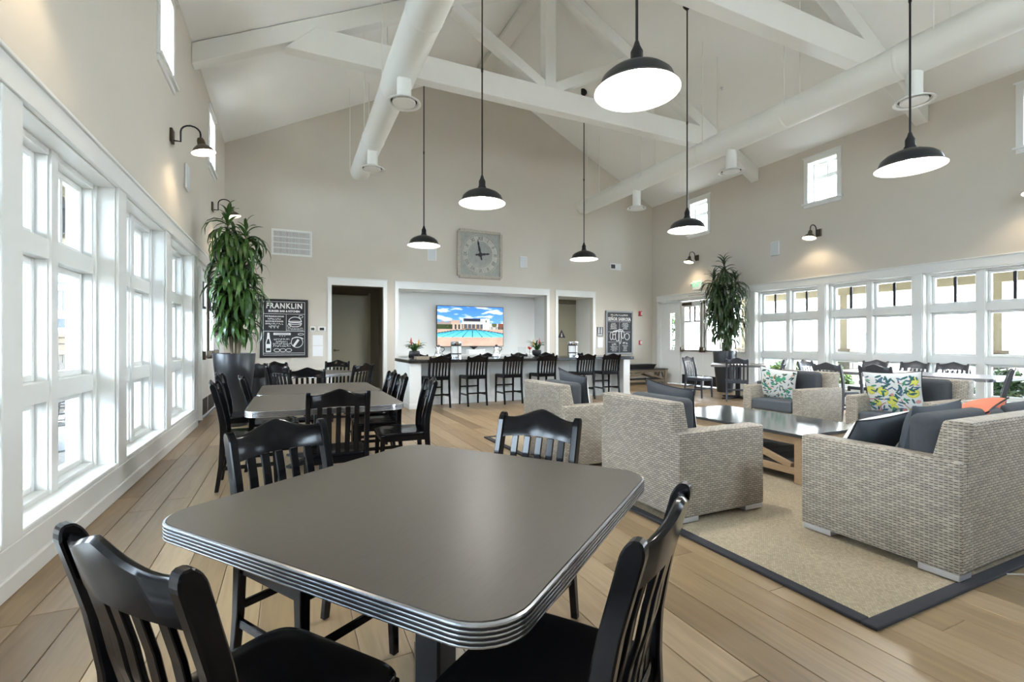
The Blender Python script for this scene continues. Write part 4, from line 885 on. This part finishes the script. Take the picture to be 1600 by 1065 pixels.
aC = armchair('wicker sofa at the frame edge seen from its woven arm side', 4.09, 1.655, 0, 2.0, .84, 2, 'wicker_sofa', 'sofa')
aD = armchair('wicker armchair across the coffee table holding the green-print pillow', 6.34, 4.40, PI/2)
aE = armchair('wicker armchair across the coffee table holding the lemon-print pillow', 6.29, 2.97, PI/2)
def pillow(label, loc, rot, size=.46, th=.14, front='cushion_dark', back='cushion_dark', col=None, name='throw_pillow', pipe=True, n=36):
    t = thing(name, label, 'pillow', loc); t.rotation_euler = rot; h_ = size/2
    def shape(u, v, sgn):
        e = 1-.09*(1-(2*abs(v-.5))**2); e2 = 1-.09*(1-(2*abs(u-.5))**2)
        x = (u-.5)*size*e; y = (v-.5)*size*e2; a, b_ = abs(2*u-1), abs(2*v-1); zz = th/2*max(0, (1-a**3)*(1-b_**3))**.55*(1+.06*fbm(u*3+loc[0]*7, v*3+loc[1]*5, 2)); return (x, sgn*zz, y)
    for nm, sgn, m_, c_ in (('front_face', -1, front, col), ('back_face', 1, back, None)):
        vs = [shape(i/n, j/n, sgn) for j in range(n+1) for i in range(n+1)]; fs = [(j*(n+1)+i, j*(n+1)+i+1, (j+1)*(n+1)+i+1, (j+1)*(n+1)+i) if sgn < 0 else (j*(n+1)+i, (j+1)*(n+1)+i, (j+1)*(n+1)+i+1, j*(n+1)+i+1) for j in range(n) for i in range(n)]
        me = bpy.data.meshes.new(nm); me.from_pydata(vs, [], fs); me.polygons.foreach_set('use_smooth', [True]*len(fs))
        if c_:
            a = me.color_attributes.new('Col', 'FLOAT_COLOR', 'POINT'); a.data.foreach_set('color', np.array([(*c_(i/n, j/n), 1) for j in range(n+1) for i in range(n+1)], dtype=np.float32).ravel())
        me.materials.append(M[m_]); link(nm, me, t)
    if pipe:
        pts = [shape(i/n, 0, 0) for i in range(n)]+[shape(1, j/n, 0) for j in range(n)]+[shape(1-i/n, 1, 0) for i in range(n)]+[shape(0, 1-j/n, 0) for j in range(n+1)]
        MB().tube(pts, .005, 6).build('piping', 'piping_black', t, smooth=True)
    return t
def motif_field(seed, items, bgc):
    r_ = random.Random(seed); L = []
    for kind, cnt, size, c_ in items:
        for _ in range(cnt): L.append((r_.uniform(.06, .94), r_.uniform(.06, .94), r_.uniform(0, PI), size*r_.uniform(.8, 1.2), kind, c_))
    def f(u, v):
        c = bgc
        for (x, y, a, s_, k_, cc) in L:
            dx, dy = u-x, v-y; p = dx*math.cos(a)+dy*math.sin(a); q = -dx*math.sin(a)+dy*math.cos(a)
            if k_ == 'o' and p*p+q*q*1.25 < s_*s_: c = cc if p*p+q*q*1.25 < (s_*.8)**2 else tuple(x_*.8 for x_ in cc)
            elif k_ == 'l' and (p/s_)**2+(q/(s_*.32))**2 < 1: c = cc
            elif k_ == 's' and abs(q-.06*math.sin(p*9)) < .008 and abs(p) < s_: c = cc
        return c
    return f
green_print = motif_field(11, [('l', 46, .055, (.02, .07, .06)), ('l', 20, .05, (.16, .20, .10)), ('o', 16, .055, (.07, .32, .17)), ('l', 10, .05, (.55, .22, .12)), ('l', 14, .05, (.05, .16, .22))], (.64, .63, .58))
lemon_print = motif_field(4, [('s', 5, .2, (.40, .05, .04)), ('o', 9, .10, (.68, .66, .12)), ('l', 64, .062, (.03, .11, .11)), ('l', 30, .05, (.07, .13, .20)), ('o', 4, .04, (.6, .28, .25)), ('l', 12, .05, (.05, .25, .12))], (.66, .66, .63))
multi_print = motif_field(9, [('l', 22, .06, (.10, .10, .09)), ('l', 14, .06, (.65, .22, .08)), ('o', 10, .05, (.70, .42, .08)), ('l', 14, .05, (.08, .2, .15))], (.80, .78, .72))
pillow('white throw pillow printed with green circles and leaves', (6.24, 4.52, .655), (.30, .12, -PI/2+.35), .48, .15, 'printed_cloth', 'cushion_dark', green_print, n=110)
pillow('white throw pillow printed with yellow lemons and dark leaves', (6.17, 3.06, .665), (.30, -.05, -PI/2+.25), .54, .15, 'printed_cloth', 'cushion_dark', lemon_print, n=120)
pillow('charcoal throw pillow with white face leaning in the farther wicker armchair', (2.86, 4.50, .685), (-.28, -.15, -PI/2+.1+PI), .50, .15, 'pillow_white', 'cushion_dark', n=24)
pillow('charcoal throw pillow with white face in the large wicker armchair', (2.86, 3.02, .675), (-.30, -.12, -PI/2+.1+PI), .50, .15, 'pillow_white', 'cushion_dark', n=24)
pillow('charcoal pillow with printed face lying against the wicker sofa arm', (3.45, 1.85, .60), (-.62, .12, PI-.22), .47, .16, 'printed_cloth', 'cushion_grey', multi_print, n=70)
pillow('plain blue-grey pillow leaning on the wicker sofa back', (3.60, 1.60, .66), (-.25, .05, PI-.10), .46, .17, 'cushion_grey', 'cushion_grey', pipe=False, n=24)
pillow('bright orange pillow peeking over the wicker sofa', (4.02, 1.62, .735), (-1.0, .12, PI+.15), .46, .16, 'pillow_orange', 'pillow_orange', n=24)
# rug
t = thing('area_rug', 'large sisal area rug with a wide charcoal border', 'rug'); rx0, rx1, ry0, ry1, bw = 2.29, 6.95, 1.2, 5.8, .065
MB().box(rx0+bw, rx1-bw, ry0+bw, ry1-bw, .001, .014).build('field', 'sisal', t, uv=True)
for b_ in ((rx0, rx1, ry0, ry0+bw), (rx0, rx1, ry1-bw, ry1), (rx0, rx0+bw, ry0+bw, ry1-bw), (rx1-bw, rx1, ry0+bw, ry1-bw)): MB().box(*b_, .001, .018).build('border', 'rug_border', t, bevel=.004)
# coffee table
def v_table(t, W, D, H, wood, top_m, tth, shelf=True, over=.02):
    MB().box(-W/2-over, W/2+over, -D/2-over, D/2+over, H-tth, H).build('table_top', top_m, t, bevel=.004)
    L = .07
    for sx in (-1, 1):
        for sy in (-1, 1): MB().box(sx*W/2, sx*(W/2-L), sy*D/2, sy*(D/2-L), 0, H-tth).build('leg', wood, t, bevel=.004)
        MB().box(sx*(W/2-.01), sx*(W/2-.05), -D/2+L, D/2-L, H-tth-.07, H-tth).build('apron', wood, t, bevel=.003); MB().box(sx*(W/2-.01), sx*(W/2-.055), -D/2+L, D/2-L, .07, .13).build('stretcher', wood, t, bevel=.003)
        MB().box(-W/2+L, W/2-L, sx*(D/2-.01), sx*(D/2-.05), H-tth-.07, H-tth).build('apron', wood, t, bevel=.003); MB().box(-W/2+L, W/2-L, sx*(D/2-.01), sx*(D/2-.055), .07, .13).build('stretcher', wood, t, bevel=.003)
        zt, zb = H-tth-.07, .13
        for s2 in (-1, 1):
            MB().beam((sx*(W/2-.032), s2*.05, zt-.01), (sx*(W/2-.032), s2*(D/2-L-.04), zb+.01), .036, .055).build('brace', wood, t, bevel=.003); MB().beam((s2*.05, sx*(D/2-.032), zt-.01), (s2*(W/2-L-.04), sx*(D/2-.032), zb+.01), .036, .055).build('brace', wood, t, bevel=.003)
    if shelf:
        n = 8
        for i in range(n): y0 = -D/2+.06+(D-.12)*i/n; MB().box(-W/2+.05, W/2-.05, y0+.006, y0+(D-.12)/n-.006, .13, .15).build('shelf_slat', 'shelf_dark', t)
t = thing('coffee_table', 'oak coffee table with dark polished top between the wicker chairs', 'coffee table', (4.49, 3.5, .015)); v_table(t, .99, 1.65, .435, 'oak_wood', 'stone_top', .028)
t = thing('entry_bench', 'weathered wooden bench with braces by the exit doors', 'bench', (9.42, 11.33, .001)); v_table(t, 1.8, .5, .45, 'grey_oak', 'shelf_dark', .025, True)
t = thing('storage_box', 'long black tray box on the wooden bench', 'box', (9.25, 11.33, .452))
mb = MB(); mb.add([(-.62, -.17, 0), (.62, -.17, 0), (.62, .17, 0), (-.62, .17, 0), (-.68, -.2, .12), (.68, -.2, .12), (.68, .2, .12), (-.68, .2, .12)], [(0, 3, 2, 1), (0, 1, 5, 4), (1, 2, 6, 5), (2, 3, 7, 6), (3, 0, 4, 7), (4, 5, 6, 7)]); mb.build('box_body', 'dark_plastic', t)
MB().box(-.69, .69, -.21, .21, .12, .135).build('rim', 'dark_plastic', t, bevel=.003)
# cable loop at the sofa back
cb = MB().tube([(3.42, 1.18, .03), (3.5, 1.12, .035), (3.6, 1.08, .02), (3.7, 1.06, .008)], .004, 6).build('cable', 'steel'); tag(cb, 'short loose steel-coloured cable on the floor behind the wicker sofa', 'cable')
cb = MB().tube([(3.55, .98, .006), (3.62, .97, .012), (3.75, .98, .006)], .005, 6).build('cable', 'plastic_white'); tag(cb, 'short white cable end on the floor past the rug border', 'cable')
# ------------------------------------------------------------------ potted plants
def dracaena(x, y, label, m, heads, seed, pot_h, nleaf, spread):
    t = thing('potted_plant', label, 'plant', (x, y, .001), group='tall potted dracaenas'); r_ = random.Random(seed)
    MB().lathe([(0, 0), (.17, 0), (.18, .01), (.255, pot_h*.7), (.285, pot_h-.01), (.28, pot_h), (.265, pot_h), (.255, pot_h-.05), (0, pot_h-.05)], 40).build('pot', 'pot_black', t, smooth=True, angle=35)
    MB().lathe([(0, pot_h-.04), (.256, pot_h-.045)], 24).build('soil', 'soil', t)
    vars_ = []; spec = ((.50, .056, 2.0, .8), (.56, .050, 2.2, .7), (.46, .058, 1.9, .35), (.60, .048, 2.3, .9), (.38, .05, 1.2, 1.15), (.50, .058, 1.7, .1))
    for L, w, dr, up in spec: vars_.append(strap_leaf(L, w, dr, 7, up, bend=1.15).build('leaf', m, t, smooth=True, fixn=False))
    extra = MB(); raw = [strap_leaf(L, w, dr, 5, up, bend=1.15) for L, w, dr, up in spec]
    cnt = 0
    for hi, (hx, hy, zt, span) in enumerate(heads):
        p0 = Vector((hx*.35, hy*.35, pot_h-.06)); p1 = Vector((hx, hy, zt-.1)); pts = [p0.lerp(p1, f)+Vector((.03*math.sin(f*5+hi), .03*math.cos(f*4+hi), 0))*(f*(1-f)*3) for f in [i/8 for i in range(9)]]
        MB().tube(pts, [.018-.006*i/8 for i in range(9)], 8).build('cane', 'cane', t, smooth=True)
        k_ = int(nleaf*span/sum(h[3] for h in heads))
        for i in range(k_):
            f = i/max(1, k_-1); z = zt-span*f; tt = max(0, min(1, (z-p0.z)/(p1.z-p0.z))); c_ = p0.lerp(p1, tt); v_ = r_.randrange(6) if f > .12 else 4
            o = vars_[v_] if cnt < 6 and v_ == cnt else vars_[v_].copy()
            if o.name not in COL.objects: COL.objects.link(o); o.parent = t
            o.location = (c_.x, c_.y, z); sc_ = r_.uniform(.8, 1.15)*(.8 if f < .1 else 1)*spread; o.scale = (sc_, r_.uniform(.85, 1.2), sc_)
            o.rotation_euler = (r_.uniform(-.25, .25), r_.uniform(-.25, .25)+(-.6*(1-f/.15) if f < .15 else 0), i*2.4+r_.uniform(-.4, .4)); cnt += 1
        for i in range(int(k_*1.1)):
            f = .12+.88*r_.random(); z = zt-span*f; tt = max(0, min(1, (z-p0.z)/(p1.z-p0.z))); c_ = p0.lerp(p1, tt); q_ = raw[r_.choice((0, 1, 2, 3, 5))]; sc_ = r_.uniform(.75, 1.1)*spread
            extra.add(q_.v, q_.f, Matrix.Translation((c_.x, c_.y, z)) @ Matrix.Rotation(r_.uniform(0, 2*PI), 4, 'Z') @ Matrix.Rotation(r_.uniform(-.3, .3), 4, 'Y') @ Matrix.Diagonal((sc_, 1, sc_, 1)))
    extra.build('inner_leaves', m, t, smooth=True, fixn=False, kind='stuff')
    for v_ in vars_:
        if v_.location.length < .01: v_.location = (0, 0, heads[0][2]-.4); v_.rotation_euler = (0, 0, r_.uniform(0, 6))
dracaena(-.76, 8.25, 'tall potted dracaena beside the tall windows and burger menu board', 'leaf_green', [(-.09, .04, 3.15, 1.0), (.16, -.02, 2.95, 1.0), (.02, .18, 2.6, 1.0), (.15, -.16, 2.15, .8), (-.07, -.1, 2.4, 1.0)], 2, 1.08, 290, .88)
dracaena(9.88, 8.6, 'tall potted dracaena in front of the exit doors and wide windows', 'leaf_dark', [(0, .02, 3.25, 1.1), (-.25, .12, 2.9, 1.1), (.16, -.18, 2.85, 1.1), (-.14, .06, 2.4, 1.0), (.15, -.14, 2.1, .85)], 6, 1.03, 290, .98)
# waste bin behind the window-side pot
t = thing('waste_bin', 'dark waste bin with a black liner behind the plant pot', 'bin', (-.52, 9.62, .001)); MB().lathe([(0, 0), (.17, 0), (.21, .78), (.20, .8), (0, .78)], 20).build('bin_body', 'dark_plastic', t, smooth=True)
mb = MB(); n = 28
prof = [(.205, .62), (.225, .66), (.23, .8), (.215, .85), (.18, .83)]; vs = []
for r_, z in prof:
    for k_ in range(n): q = 1+.05*math.sin(k_*2.7)+.03*math.sin(k_*5.1+z*30); vs.append((r_*q*math.cos(2*PI*k_/n), r_*q*math.sin(2*PI*k_/n), z+.015*math.sin(k_*1.9)))
mb.add(vs, [(i*n+k_, i*n+(k_+1) % n, (i+1)*n+(k_+1) % n, (i+1)*n+k_) for i in range(len(prof)-1) for k_ in range(n)]); mb.build('bin_liner', 'trash_bag', t, smooth=True)
# ------------------------------------------------------------------ outside
MB().box(-60, 80, -60, 90, -.6, -.5).build('ground', 'concrete', kind='structure')
MB().box(XR+.3, 15.2, -4, 16, -.5, -.03).build('patio_floor_window_side', 'concrete', kind='structure')
MB().box(-7.6, XL-.3, -4, 16, -.5, -.03).build('patio_floor_left', 'stone_grey', kind='structure')
def patio(x_in, x_out, posts, lab, zc, zb, roofm, xr):
    t = thing('patio_cover', lab, 'patio cover'); x0, x1 = min(x_in, xr), max(x_in, xr)
    MB().box(x0, x1, -3, 13, zc, zc+.15).build('patio_ceiling', roofm, t); MB().box(x_out-.12, x_out+.12, -3, 13, zb, zc).build('patio_beam', 'tan_paint', t, bevel=.008)
    for y in posts:
        MB().box(x_out-.09, x_out+.09, y-.09, y+.09, 1.0, zb).build('post', 'tan_paint', t); b_ = MB().box(x_out-.2, x_out+.2, y-.2, y+.2, -.03, 1.02).build('stone_base', 'stone_grey', t)
        r_ = random.Random(int(y*10))
        for j in range(7):
            for s_ in (-1, 1):
                off = -.24; z = -.02+j*.148
                while off < .22:
                    w = min(r_.uniform(.1, .24), .24-off); MB().box(x_out+s_*.2, x_out+s_*(.215+.015*r_.random()), y+off+.006, y+off+w-.006, z+.006, z+.142).build('stone', 'stone_grey', b_)
                    MB().box(x_out+off+.006, x_out+off+w-.006, y+s_*.2, y+s_*(.215+.015*r_.random()), z+.006, z+.142).build('stone', 'stone_grey', b_); off += w
        MB().box(x_out-.25, x_out+.25, y-.25, y+.25, 1.02, 1.08).build('stone_cap', 'stone_light', b_)
    return t
patio(XR+.32, 13.1, (10.6, 7.6, 4.65, 1.6), 'tan patio cover with posts outside the wide windows', 3.0, 2.46, 'tan_paint', 13.4)
t = patio(XL-.32, -4.0, (11.3, 7.6, 3.9, .2), 'tan patio cover with stone-based posts outside the tall windows', 3.3, 2.95, 'cream_board', -5.2)
for i in range(18): MB().box(-4.0, XL-.33, -2.8+i*.85, -2.7+i*.85, 3.2, 3.3).build('rafter', 'cream_board', t)
t = thing('patio_lantern', 'dark hanging lantern under the patio cover outside the tall windows', 'lantern', (-2.62, 7.85, 2.62)); MB().lathe([(.0, 0), (.06, .0), (.075, .02), (.075, .3), (.09, .31), (.04, .4), (.03, .46), (0, .46)], 12).build('lantern_body', 'iron', t); MB().tube([(0, 0, .45), (0, 0, .58)], .012, 6).build('chain', 'iron', t)
def house(lab, x0, x1, y0, y1, h, m, wins, name='house', roof=True, z0=-.5):
    t = thing(name, lab, 'building'); MB().box(x0, x1, y0, y1, z0, h).build('wall', m, t)
    if roof: MB().prism([(y0-.5, h-.05), (y1+.5, h-.05), ((y0+y1)/2, h+(y1-y0)*.22)], x0-.5, x1+.5, 'x').build('roof', 'roof_tile', t)
    for (fx, s, z, w, hh_) in wins:
        if fx == 'x0': a = MB().box(x0-.06, x0, s-w/2, s+w/2, z, z+hh_).build('window', 'trim_white', t); MB().box(x0-.07, x0-.06, s-w/2+.08, s+w/2-.08, z+.08, z+hh_-.08).build('pane', 'window_blue', a)
        else: a = MB().box(s-w/2, s+w/2, y0-.06, y0, z, z+hh_).build('window', 'trim_white', t); MB().box(s-w/2+.08, s+w/2-.08, y0-.07, y0-.06, z+.08, z+hh_-.08).build('pane', 'window_blue', a); MB().box(s-.03, s+.03, y0-.075, y0-.06, z, z+hh_).build('bar', 'trim_white', a); MB().box(s-w/2, s+w/2, y0-.075, y0-.06, z+hh_/2-.03, z+hh_/2+.03).build('bar', 'trim_white', a)
    return t
h1 = house('white stucco building with an arched curtained opening beyond the window patio', 25, 32, 9, 23, 5.2, 'stucco_white', [('x0', 13.9, .7, .9, 1.1), ('x0', 11.2, 2.6, 1.0, 1.4)])
mb = MB(); pts = [(18.0, -.3)]+[(18.9-.9*math.cos(PI*i/12), .9+.9*math.sin(PI*i/12)) for i in range(13)]+[(19.8, -.3)]
mb.prism(pts, 24.93, 25.0, 'x'); mb.build('arched_opening', 'curtain_teal', h1)
house('white house with small windows opposite the middle wide window', 27, 33, -6, 6.5, 6.0, 'stucco_white', [('x0', 4.2, 2.9, 1.2, 1.3), ('x0', 1.6, .6, .8, 1.1), ('x0', 1.6, 2.9, 1.2, 1.3)])
house('white garage building seen through the exit doors', 21, 29, 25.5, 34, 3.4, 'stucco_white', [('y0', 23.5, .5, 1.2, 1.2)])
hb = house('blue-grey house beyond the stone wall outside the tall windows', -16, -1.4, 20, 30, 6.2, 'stucco_blue', [('y0', -6.2, 2.9, 1.4, 1.6), ('y0', -8.4, 2.9, 1.4, 1.6), ('y0', -6.2, .2, 1.2, 1.5), ('y0', -10, .2, 1.2, 1.5)])
block_house = house('unseen blue-grey house added across the courtyard to block sky light', -19, -11, -14, 13, 3.1, 'stucco_blue', [], roof=False)  # out-of-view block added to cut sky light reaching the tall windows
for y_ in (-9, -5, -1, 3, 7, 10.5): a_ = MB().box(-11, -10.94, y_-.7, y_+.7, .6, 2.1).build('window', 'trim_white', block_house); MB().box(-10.94, -10.93, y_-.62, y_+.62, .68, 2.02).build('pane', 'window_blue', a_)
MB().box(-9.5, -5.0, 18.8, 20, 2.0, 2.2).build('balcony', 'stucco_white', hb)
mb = MB(); mb.box(-9.5, -5.0, 18.82, 18.86, 3.0, 3.06)
for i in range(38): mb.box(-9.5+i*.12, -9.48+i*.12, 18.82, 18.85, 2.2, 3.0)
mb.build('railing', 'iron', hb)
t = thing('stone_wall', 'low garden wall of pale stones outside the tall windows', 'wall'); MB().box(-6.2, -1.7, 13.6, 13.9, -.5, 1.36).build('core', 'stone_grey', t); r_ = random.Random(8)
for j in range(11):
    x = -6.2
    while x < -1.72:
        w = min(r_.uniform(.2, .5), -1.7-x); MB().box(x+.012, x+w-.012, 13.55-.03*r_.random(), 13.62, -.45+j*.165+.01, -.45+(j+1)*.165-.01).build('stone', 'stone_light', t, bevel=.012); x += w
MB().box(-6.3, -1.65, 13.5, 13.98, 1.36, 1.44).build('cap_stone', 'stone_light', t)
def bush(lab, x, y, z, rx, ry, rz_, n, seed, m='leaf_bush', name='bush', cat='bush'):
    t = thing(name, lab, cat, (x, y, z)); r_ = random.Random(seed); mb = MB()
    for i in range(n):
        d = Vector((r_.gauss(0, 1), r_.gauss(0, 1), r_.gauss(0, 1))).normalized()*r_.uniform(.55, 1)**.5; p = Vector((d.x*rx, d.y*ry, abs(d.z)*rz_)); a = Vector((r_.uniform(-1, 1), r_.uniform(-1, 1), r_.uniform(-.5, 1))).normalized(); b_ = a.orthogonal().normalized(); L = r_.uniform(.05, .09)
        mb.add([p-a*L, p+b_*L*.4, p+a*L, p-b_*L*.4], [(0, 1, 2, 3)])
    mb.build('foliage', m, t, fixn=False, kind='stuff'); MB().tube([(0, 0, 0), (0, 0, rz_*.6)], .03, 6).build('stem', 'bark', t); return t
bush('yellow-green bush outside the first wide window', 11.45, 8.1, -.03, .42, .55, .85, 1500, 1); bush('sunlit bush outside below the second column of the first wide window', 11.5, 7.0, -.03, .4, .5, .8, 1400, 2)
bush('dark green hedge bush outside the window behind the long table', 11.35, 3.95, -.03, .35, .5, .8, 1800, 3, 'leaf_dark'); bush('dark green hedge bush outside the window nearest the frame edge', 11.35, 2.9, -.03, .35, .5, .8, 1600, 4, 'leaf_dark')
bush('leafy bush at the foot of the stone wall outside', -3.75, 12.9, -.03, .35, .35, 1.3, 1500, 5); bush('dark shrub outside beside the exit doors', 12.2, 12.9, -.03, .5, .5, 2.4, 2600, 6, 'leaf_dark')
# bare young tree
t = thing('young_tree', 'slender bare tree outside the wide windows', 'tree', (17.5, 6.6, -.5)); r_ = random.Random(12)
MB().tube([(0, 0, 0), (.05, .1, 1.5), (.1, .3, 3.2), (.1, .4, 4.6)], [.05, .04, .03, .012], 8).build('trunk', 'bark', t, smooth=True)
for i in range(16):
    z = 1.6+i*.18; a = i*2.4; L = r_.uniform(.6, 1.3); MB().tube([(.06, .2, z), (.06+.5*L*math.cos(a), .2+.5*L*math.sin(a), z+.35*L), (.06+.8*L*math.cos(a+.2), .2+.8*L*math.sin(a+.2), z+.9*L)], [.014, .009, .004], 5).build('branch', 'bark', t)
# car
t = thing('parked_car', 'white parked car beyond the exit doors', 'car', (19.2, 18.4, -.5), .9)
pf = [(-2.2, .35), (-2.2, .75), (-2.1, .95), (-1.5, 1.02), (-.9, 1.42), (.5, 1.45), (1.1, 1.0), (2.0, .88), (2.2, .65), (2.2, .35)]
MB().prism(pf, -.85, .85, 'y').build('body', 'car_white', t, bevel=.06, seg=2, smooth=True); MB().prism([(-1.38, 1.05), (-.87, 1.38), (.45, 1.40), (.95, 1.05)], -.865, .865, 'y').build('side_glass', 'car_glass', t)
MB().add([(-1.56, -.7, 1.04), (-1.56, .7, 1.04), (-.95, .62, 1.415), (-.95, -.62, 1.415)], [(0, 1, 2, 3)]).build('rear_glass', 'car_glass', t); MB().box(-2.22, -2.19, -.8, -.55, .7, .9).build('tail_light', 'red_plastic', t); MB().box(-2.22, -2.19, .55, .8, .7, .9).build('tail_light', 'red_plastic', t)
for wx in (-1.35, 1.35):
    for wy in (-.8, .8): MB().lathe([(0, -.1), (.33, -.1), (.33, .1), (0, .1)], 20, Matrix.Translation((wx, wy, .33)) @ Matrix.Rotation(PI/2, 4, 'X')).build('wheel', 'rubber', t)
# patio furniture
def patio_chair(lab, x, y, rz):
    t = thing('patio_chair', lab, 'chair', (x, y, -.03), rz, 'black metal patio chairs')
    for sx in (-.24, .24):
        MB().tube([(sx, .22, 0), (sx, .2, .62), (sx, -.2, .64)], .014, 6).build('leg', 'iron', t); MB().tube([(sx, -.24, 0), (sx, -.2, .45), (sx, -.32, .92)], .014, 6).build('leg', 'iron', t)
    for i in range(6): MB().box(-.23, .23, -.18+i*.068, -.18+i*.068+.05, .43, .445).build('seat_slat', 'iron', t)
    mb = MB()
    for i in range(7): x_ = -.21+i*.07; mb.tube([(x_, -.2, .48), (x_, -.31, .9)], .009, 5); mb.tube([(-.23, -.21-.018*i, .5+i*.062), (.23, -.21-.018*i, .5+i*.062)], .008, 5)
    mb.build('lattice_back', 'iron', t); MB().tube([(-.24, -.32, .92), (0, -.33, .96), (.24, -.32, .92)], .016, 6).build('top_rail', 'iron', t)
    return t
patio_chair('black metal patio chair outside behind the middle grey chairs', 11.9, 5.75, 1.2); patio_chair('black metal patio chair outside behind the last grey chair by the window', 12.2, 4.75, -1.9)
patio_chair('black metal patio chair outside the nearest tall window', -2.3, 6.3, .8); patio_chair('black metal patio chair outside the tall windows, farther along', -2.6, 9.2, 2.6)
t = thing('patio_table', 'round dark patio table outside the tall windows', 'table', (-2.65, 7.4, -.03)); MB().lathe([(0, .70), (.55, .70), (.56, .715), (.55, .73), (0, .73)], 32).build('table_top', 'iron', t, smooth=True); MB().tube([(0, 0, .02), (0, 0, .7)], .04, 8).build('column', 'iron', t); MB().lathe([(0, 0), (.3, 0), (.3, .02), (0, .03)], 24).build('base', 'iron', t)
# sprinkler heads on the ceiling
for i, (x, y) in enumerate(((.9, 9.6), (2.6, 10.6), (7.0, 9.2), (8.3, 7.3))):
    t = thing('sprinkler_head', ('tiny sprinkler head on the ceiling above the window-side duct end', 'tiny sprinkler head on the ceiling beside the back gable', 'tiny sprinkler head on the exit-side ceiling slope near the far truss', 'tiny sprinkler head on the exit-side ceiling slope above the duct')[i], 'sprinkler', (x, y, ceil_z(x)))
    MB().lathe([(0, .01), (.035, .01), (.035, -.006), (.012, -.012), (.012, -.035), (.022, -.04), (0, -.042)], 14).build('head', 'steel', t, smooth=True)
# portals: guide the sky light through the openings
def portal(x, y, z, sx, sy, rot):
    L = bpy.data.lights.new('portal', 'AREA'); L.shape = 'RECTANGLE'; L.size = sx; L.size_y = sy; L.cycles.is_portal = True
    o = bpy.data.objects.new('portal', L); COL.objects.link(o); o.location = (x, y, z); o.rotation_euler = rot
for a, b_ in bays_r: portal(XR+.31, (a+b_)/2, 1.4, 2.2, b_-a, (0, PI/2, 0))
for a, b_ in bays_l: portal(XL-.31, (a+b_)/2, 1.4, 2.2, b_-a, (0, -PI/2, 0))
for c_ in high: portal(XR+.31, c_, 4.78, .9, .62, (0, PI/2, 0)); portal(XL-.31, c_, 4.78, .9, .62, (0, -PI/2, 0))
for a, b_ in FILL_BAYS: portal((a+b_)/2, YF-.31, 4.1, b_-a, 1.6, (PI/2, 0, 0))
